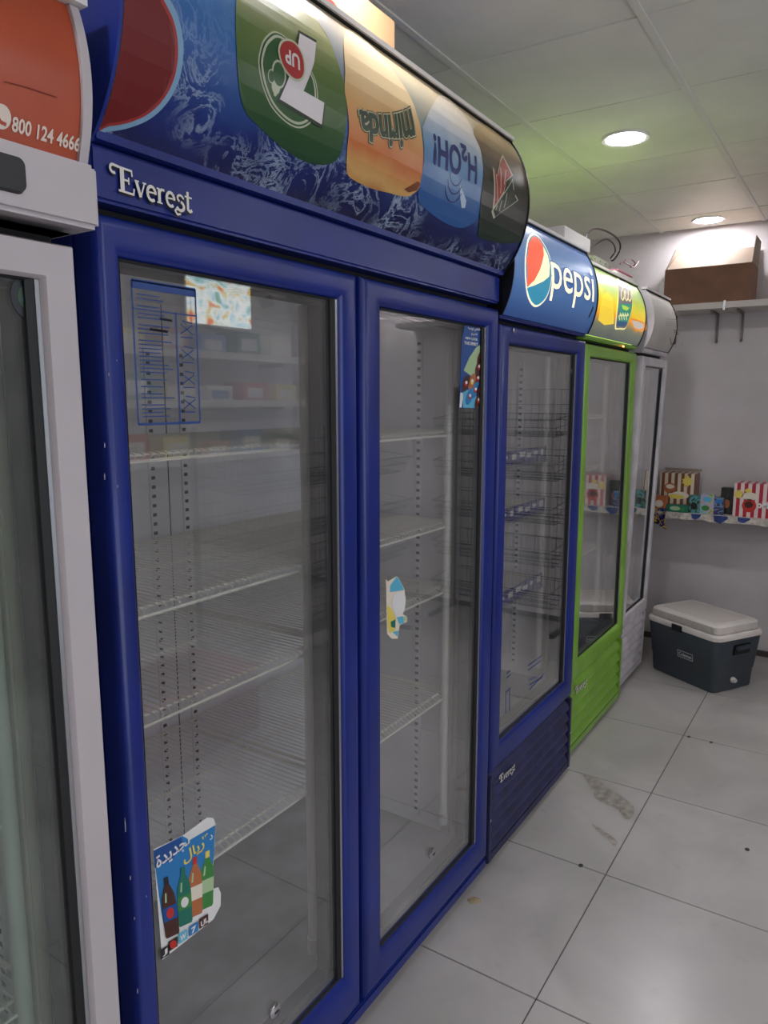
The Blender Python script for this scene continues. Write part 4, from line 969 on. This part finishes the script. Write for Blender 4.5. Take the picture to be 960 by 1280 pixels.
# lower shelf with ragged lining and snack boxes
zl = .872
ls = root('wall_shelf', 'lower wall shelf with ragged blue and white lining behind the ice chest', 'shelf', (4.66, .5, zl))
mk('board', B(SX, XB-.001, .335, 1.3, zl-.022, zl), 'shelf_white', ls)
ly_, lz_ = (lambda a: P(a, 643, 0, SX-.003).y), None
lm = []
pts = []
yy = .336
edge = []
while yy < 1.06:
    edge.append((yy, zl-.03-random.uniform(0, .012))); yy += .035
lm.append((poly2([(.336, zl+.002)]+edge+[(1.06, zl+.002)]), 0, 0))
for (a, b_, d_) in ((864, 876, .035), (892, 910, .045), (922, 938, .03)):
    lm.append((poly2([(ly_(a), zl+.001), (ly_(a)-.004, zl-d_*.7), ((ly_(a)+ly_(b_))/2, zl-d_), (ly_(b_), zl-d_*.3), (ly_(b_), zl+.001)]), 1, 1))
mat('lining', (196, 188, 176), .6, var=.25, scale=40); mat('lining_blue', (44, 66, 132), .5, var=.3, scale=30)
decal('shelf_lining', lm, lambda u, v, l: Vector((SX-.002-.001*l, u, v)), ['lining', 'lining_blue'], ls)
patch_mat('wrap_bluyel', [(36, 52, 110), (30, 44, 100), (210, 176, 70), (44, 66, 130), (220, 210, 190)], 14)
hp = root('hanging_wrapper', 'blue and yellow wrapper hanging off the lower wall shelf', 'wrapper', (4.49, .99, .80))
w0, w1 = P(836, 650, 0, 4.505).y, P(816, 650, 0, 4.505).y
b_ = bmesh.new(); g = [[b_.verts.new((4.512-.012*math.sin(i*.9+j)-.02*(1-j/4), w0+(w1-w0)*i/4+(.01*j if i == 0 else 0), zl-.105+.125*j/4+(.012*i if j == 0 else 0))) for j in range(5)] for i in range(5)]
for i in range(4):
    for j in range(4): b_.faces.new((g[i][j], g[i+1][j], g[i+1][j+1], g[i][j+1]))
bmesh.ops.solidify(b_, geom=b_.faces[:], thickness=.002); mk('sheet', b_, 'wrap_bluyel', hp)
stripe_mat('stripe_brown', (122, 78, 48), (214, 200, 180), 27); stripe_mat('stripe_red', (176, 34, 56), (224, 206, 204), 26)
YB = lambda a, b=620, X=4.56: P(a, b, 0, X).y
def carton(name, label, x0, x1, a, b, z0, h, m, deco, cat='box', group='snack boxes on the lower wall shelf'):
    y1, y0 = YB(a, X=x0), YB(b, X=x0)
    r_ = root(name, label, cat, ((x0+x1)/2, (y0+y1)/2, z0), group)
    mk('box_body', B(x0, x1, y0, y1, z0, z0+h, bevel=.002), m, r_)
    fx = lambda u, v, l: Vector((x0-.0006-.0004*l, u, v))
    if deco: decal('printed_front', deco(y0, y1, z0, h), fx, PO, r_)
    return r_, y0, y1
def E2(y0, y1, z0, h, u, v, ru, rv, n=20): return poly2(ell(y1+(y0-y1)*u, z0+h*v, abs(y1-y0)*ru, h*rv, n))
def star(y0, y1, z0, h, u, v, r):
    cx, cy = y1+(y0-y1)*u, z0+h*v; return poly2([(cx+r*(1 if k % 2 else .7)*math.cos(k*math.pi/9), cy+r*(1 if k % 2 else .7)*math.sin(k*math.pi/9)) for k in range(18)])
br, y0, y1 = carton('snack_box', 'brown and white striped snack box with its lid up on the lower wall shelf', 4.60, 4.74, 824, 868, zl, .225, 'stripe_brown',
    lambda y0, y1, z0, h: [(star(y0, y1, z0, h, .78, .80, .033), PI['po_yel'], 1), (E2(y0, y1, z0, h, .55, .42, .3, .1), PI['po_cream'], 1), (E2(y0, y1, z0, h, .5, .38, .22, .06), PI['po_yel'], 2), (E2(y0, y1, z0, h, .3, .6, .18, .14), PI['po_orange'], 1), (E2(y0, y1, z0, h, .3, .64, .12, .06), PI['po_cream'], 2)])
bm = bmesh.new(); box(bm, 4.72, 4.735, y0-.01, y1+.0, zl+.23, zl+.245); mk('lid', bm, 'cardboard_in', br)
tr, y0, y1 = carton('snack_tray', 'small orange open tray box in front of the brown striped box', 4.53, 4.59, 816, 833, zl, .09, 'po_orange', lambda y0, y1, z0, h: [(E2(y0, y1, z0, h, .5, .5, .3, .25), PI['po_cream'], 1)])
gp2, _, _ = carton('snack_pack', 'flat green snack pack lying before the brown striped box', 4.535, 4.59, 834, 861, zl, .042, 'po_teal', lambda y0, y1, z0, h: [(E2(y0, y1, z0, h, .4, .55, .25, .3), PI['po_pale'], 1), (E2(y0, y1, z0, h, .75, .5, .12, .3), PI['po_lime'], 1)])
patch_mat('pack_green', [(40, 40, 46), (60, 120, 60), (90, 150, 190), (70, 130, 60), (40, 44, 60)], 22)
patch_mat('pack_lime', [(120, 160, 70), (170, 200, 90), (196, 160, 180), (140, 190, 210), (90, 150, 80)], 20)
patch_mat('pack_purple', [(90, 60, 110), (60, 50, 90), (110, 140, 170), (70, 60, 100)], 20)
patch_mat('pack_black', [(34, 36, 40), (46, 50, 44), (60, 58, 50), (30, 30, 34)], 20)
carton('snack_pack', 'dark green snack pack between the flat green pack and the lime pack', 4.56, 4.60, 862, 876, zl, .105, 'pack_green', lambda y0, y1, z0, h: [(E2(y0, y1, z0, h, .45, .4, .3, .2), PI['po_dark'], 1)])
carton('snack_pack', 'lime and pink snack pack in the middle of the lower wall shelf', 4.56, 4.60, 876, 893, zl, .115, 'pack_lime', lambda y0, y1, z0, h: [(E2(y0, y1, z0, h, .5, .75, .35, .13), PI['po_sky'], 1), (E2(y0, y1, z0, h, .4, .3, .3, .14), PI['po_lime'], 1)])
carton('snack_pack', 'purple and blue snack pack beside the lime and pink pack', 4.555, 4.60, 893, 905, zl, .10, 'pack_purple', lambda y0, y1, z0, h: [(E2(y0, y1, z0, h, .5, .8, .4, .12), PI['po_blue'], 1)])
carton('snack_pack', 'tall black snack pack leaning beside the red striped box', 4.61, 4.66, 901, 917, zl, .155, 'pack_black', lambda y0, y1, z0, h: [(E2(y0, y1, z0, h, .5, .4, .25, .16), PI['po_orange'], 1)])
rr_, y0, y1 = carton('snack_box', 'red and white striped snack box cut by the right edge of the photo', 4.56, 4.72, 917, 978, zl, .19, 'stripe_red',
    lambda y0, y1, z0, h: [(star(y0, y1, z0, h, .11, .68, .028), PI['po_yel'], 1), (E2(y0, y1, z0, h, .34, .63, .17, .12), PI['po_cream'], 1), (E2(y0, y1, z0, h, .34, .35, .15, .2), PI['po_red'], 1), (E2(y0, y1, z0, h, .33, .38, .09, .1), PI['po_cola'], 2), (E2(y0, y1, z0, h, .3, .8, .07, .06), PI['po_yel'], 2),
        (fit(text2('Mo', .05), y1+(y0-y1)*.62, z0+h*.4, .06, .04), PI['po_white'], 2)])

# ice chest: local frame x along the long side, y along the short side
cA, cB, cC = P(891, 868, 2, 0), P(812, 834, 2, 0), P(941, 857, 2, 0)
ax_ = (cB-cA); yaw_c = math.atan2(ax_.y, ax_.x)      # long side runs back to the left
Lc, Wc = .43, .30
ic_ = root('ice_chest', 'dark grey ice chest with a white lid standing on the floor by the far wall', 'ice chest', (cA.x, cA.y, 0), rotz=yaw_c)
mat('chest_grey', (62, 70, 78), .45, var=.06, scale=10); mat('chest_white', (212, 204, 198), .4, var=.05, scale=12); mat('chest_white2', (196, 188, 182), .5)
def rrect(x0, x1, y0, y1, r, n=5):
    out = []
    for cx, cy, a in ((x1-r, y1-r, 0), (x0+r, y1-r, 90), (x0+r, y0+r, 180), (x1-r, y0+r, 270)):
        for k in range(n+1): t = math.radians(a+90*k/n); out.append((cx+r*math.cos(t), cy+r*math.sin(t)))
    return out
def loft(secs):
    bm = bmesh.new(); rings = [[bm.verts.new((x, y, z)) for x, y in pts] for pts, z in secs]
    for a, b in zip(rings, rings[1:]):
        n = len(a)
        for k in range(n): bm.faces.new((a[k], a[(k+1) % n], b[(k+1) % n], b[k]))
    bm.faces.new(rings[0][::-1]); bm.faces.new(rings[-1]); return bm
sec = lambda e, z, r=.03: (rrect(-e, Lc+e, -Wc-e, e, r+e*.5), z)
mk('chest_body', loft([sec(-.008, 0), sec(0, .008), sec(.006, .105), sec(.010, .110), sec(.028, .29)]), 'chest_grey', ic_, local=True, smooth=True)
mk('chest_rim', loft([sec(.024, .2905), sec(.034, .293), sec(.034, .312), sec(.026, .322)]), 'chest_white', ic_, local=True, smooth=True)
lid = mk('lid', loft([sec(.010, .3225), sec(.014, .326), sec(.014, .362), sec(.006, .370), sec(-.004, .372)]), 'chest_white', ic_, local=True, smooth=True)
b_ = bmesh.new()
n = 38
for k in range(n):
    xx = .01+(Lc-.02)*k/(n-1); box(b_, xx-.0035, xx+.0035, .0135, .0175, .330, .360)
mk('lid_ribs', b_, 'chest_white2', lid, local=True)
mk('lid_panel', loft([sec(-.03, .372), sec(-.032, .3745), sec(-.045, .3745)]), 'chest_white2', lid, local=True)
xl = Lc*.52
mk('latch', B(xl-.035, xl+.035, .040, .048, .285, .322, bevel=.003), 'black', ic_, local=True)
mat('logo_ink', (200, 204, 208), .5)
def side(u, v, l):      # on the long front face, reading left to right from outside
    e = .010+.018*max(0, (v-.11))/.18
    return Vector((u, e+.0012+.0004*l, v))
lx0, lx1, lz = .13, .23, .158
tr_ = fit(text2('Coleman', .02), 0, 0, .085, .02); tr_ = ([((lx0+lx1)/2-v[0], lz+v[1]) for v in tr_[0]], tr_[1])
fr_ = [(strokes([([(lx0, lz-.018), (lx1, lz-.018), (lx1, lz+.018), (lx0, lz+.018), (lx0, lz-.018)], .003)]), 0, 1), (tr_, 0, 1)]
decal('logo_plate', fr_, side, ['logo_ink'], ic_, label='white outlined lettering plate', local=True)
# side handle and drain plug on the short face (x = -e side)
mk('side_handle', B(-.046, -.018, -Wc*.72, -Wc*.38, .232, .252, bevel=.005), 'chest_grey', ic_, local=True)
mk('handle_recess', B(-.0285, -.012, -Wc*.76, -Wc*.34, .205, .262, bevel=.003), 'black', ic_, local=True)
b_ = bmesh.new(); lathe(b_, [(.016, 0), (.016, -.008), (.011, -.012), (.011, -.022), (.0, -.022)], (-.004, -Wc*.45, .06), axis=0, n=18); bmesh.ops.remove_doubles(b_, verts=b_.verts, dist=1e-5); mk('drain_plug', b_, 'chest_white', ic_, local=True, smooth=True)

# ================================================================== the shop side opposite, seen only as reflections in the glass
def basket(parent, w_, d_, h_, z, m='black_wire'):
    """local: x width, -y front"""
    bm = bmesh.new(); n = int(w_/.03)
    f0, f1 = -d_, -d_-.08
    for k in range(n+1):
        x_ = -w_/2+w_*k/n; tube(bm, [(x_, 0, z+h_), (x_, 0, z), (x_, f0, z-.02), (x_, f1, z+h_*.7)], .0016, 4, cap=False)
    for (yy, zz_) in ((0, z), (f0*.33, z-.007), (f0*.66, z-.014), (f0, z-.02), (f1, z+h_*.7), (0, z+h_), ((f0+f1)/2, z+h_*.3)): tube(bm, [(-w_/2, yy, zz_), (w_/2, yy, zz_)], .003, 5)
    for x_ in (-w_/2, w_/2): tube(bm, [(x_, 0, z+h_), (x_, f1, z+h_*.7)], .003, 5); tube(bm, [(x_, 0, z+h_*.5), (x_, (f0+f1)/2, z+h_*.3)], .002, 4)
    return mk('wire_basket', bm, m, parent, local=True)
def rack(label, loc, rotz, w_, h_, levels, d_=.34):
    r_ = root('wire_rack', label, 'rack', loc, rotz=rotz)
    for x_ in (-w_/2-.012, w_/2+.012):
        b_ = bmesh.new(); box(b_, x_-.012, x_+.012, 0, .024, 0, h_); box(b_, x_-.012, x_+.012, -d_, 0, 0, .03); mk('upright', b_, 'black_wire', r_, local=True)
    b_ = bmesh.new(); n = int(w_/.05)
    for k in range(n+1): x_ = -w_/2+w_*k/n; tube(b_, [(x_, .014, .1), (x_, .014, h_-.02)], .0016, 4, cap=False)
    for k in range(int(h_/.1)): tube(b_, [(-w_/2, .012, .1+.1*k), (w_/2, .012, .1+.1*k)], .0018, 4)
    mk('back_grid', b_, 'black_wire', r_, local=True)
    for z in levels: basket(r_, w_-.02, d_-.06, .12, z)
    return r_
rack('tall black wire basket rack against the far wall, mirrored in the fridge glass', (4.74, -.17, 0), -math.pi/2, .88, 1.62, [.2, .48, .76, 1.04, 1.32])
rack('long black wire basket rack facing the fridges, seen mirrored in their glass', (3.30, -.92, 0), math.pi, 1.5, 1.4, [.25, .53, .81, 1.09])
stripe_mat('crate_red', (150, 60, 76), (120, 44, 60), 30, 0)
cr_ = root('plastic_crate', 'dull red plastic crate on the floor at the end of the long wire rack', 'crate', (2.0, -.61, 0))
bm = bmesh.new()
for (a) in ((1.60, 2.40, -.82, -.80, 0, .32), (1.60, 2.40, -.42, -.40, 0, .32), (1.60, 1.62, -.80, -.42, 0, .32), (2.38, 2.40, -.80, -.42, 0, .32), (1.62, 2.38, -.80, -.42, 0, .02)): box(bm, *a)
mk('crate_body', bm, 'crate_red', cr_)
mk('crate_rim', B(1.59, 2.41, -.40, -.385, .29, .32), 'crate_red', cr_)
mat('goods_white', (200, 200, 200), .5)
# right-hand wall: shelves with goods, light box poster, paper poster
for i, z in enumerate((1.83, 1.50, 1.12)):
    s_ = root('goods_shelf', ('highest', 'middle', 'lowest')[i]+' white goods shelf on the wall opposite the fridges', 'shelf', (3.6, -2.05, z), 'goods shelves opposite the fridges')
    mk('board', B(2.4, 4.6, -2.199, -1.9, z-.02, z), 'shelf_white', s_)
    mk('shelf_lip', B(2.4, 4.6, -1.899, -1.89, z-.02, z+.03), 'shelf_white', s_)
    for xx in (2.6, 3.5, 4.4): mk('shelf_bracket', B(xx-.006, xx+.006, -2.199, -1.95, z-.05, z-.0205), 'bracket', s_)
    cols = ['po_red', 'po_cream', 'po_blue', 'po_yel', 'po_white', 'po_teal', 'po_orange']
    for k in range(6):
        xx = 2.5+.35*k+.05*(i % 2); h_ = random.uniform(.12, .2); m_ = cols[(k*3+i*2) % 7]
        nm = {'po_red': 'red', 'po_cream': 'cream', 'po_blue': 'blue', 'po_yel': 'yellow', 'po_white': 'white', 'po_teal': 'teal', 'po_orange': 'orange'}[m_]
        r_ = root('goods_box', nm+' goods box, number %d from the left end of the %s shelf opposite the fridges' % (6-k, ('highest', 'middle', 'lowest')[i]), 'box', (xx+.12, -2.03, z), 'goods opposite the fridges')
        mk('box_body', B(xx, xx+.24, -2.15, -1.94, z+.0002, z+h_, bevel=.003), m_, r_); mk('front_label', B(xx+.04, xx+.2, -1.9395, -1.9385, z+h_*.3, z+h_*.75), 'po_white' if m_ != 'po_white' else 'po_blue', r_)
patch_mat('lightbox_print', [(120, 170, 150), (160, 205, 215), (215, 230, 232), (240, 240, 235), (205, 215, 205), (225, 200, 120), (230, 110, 70)], 7, emit=2.2)
lb = root('light_box', 'glowing colourful light box poster on the wall opposite the fridges', 'light box', (3.95, -2.17, 2.05))
mk('lit_panel', B(3.64, 4.27, -2.160, -2.152, 2.07, 2.39), 'lightbox_print', lb); mk('case', B(3.62, 4.29, -2.199, -2.161, 2.05, 2.41), 'white_paint', lb)
pw_ = root('paper_poster', 'white paper poster with faint print beside the light box', 'poster', (4.52, -2.19, 2.03))
mk('sheet', B(4.30, 4.73, -2.199, -2.196, 2.03, 2.43), 'paper_white', pw_)
decal('faint_print', [(strokes([([(4.34, 2.16), (4.68, 2.15)], .01)]), 0, 1), (strokes([([(4.36, 2.1), (4.66, 2.09)], .008)]), 0, 1), (poly2([(4.4, 2.3), (4.55, 2.36), (4.6, 2.28), (4.45, 2.24)]), 0, 1)], lambda u, v, l: Vector((u, -2.1955, v)), ['faded'], pw_)
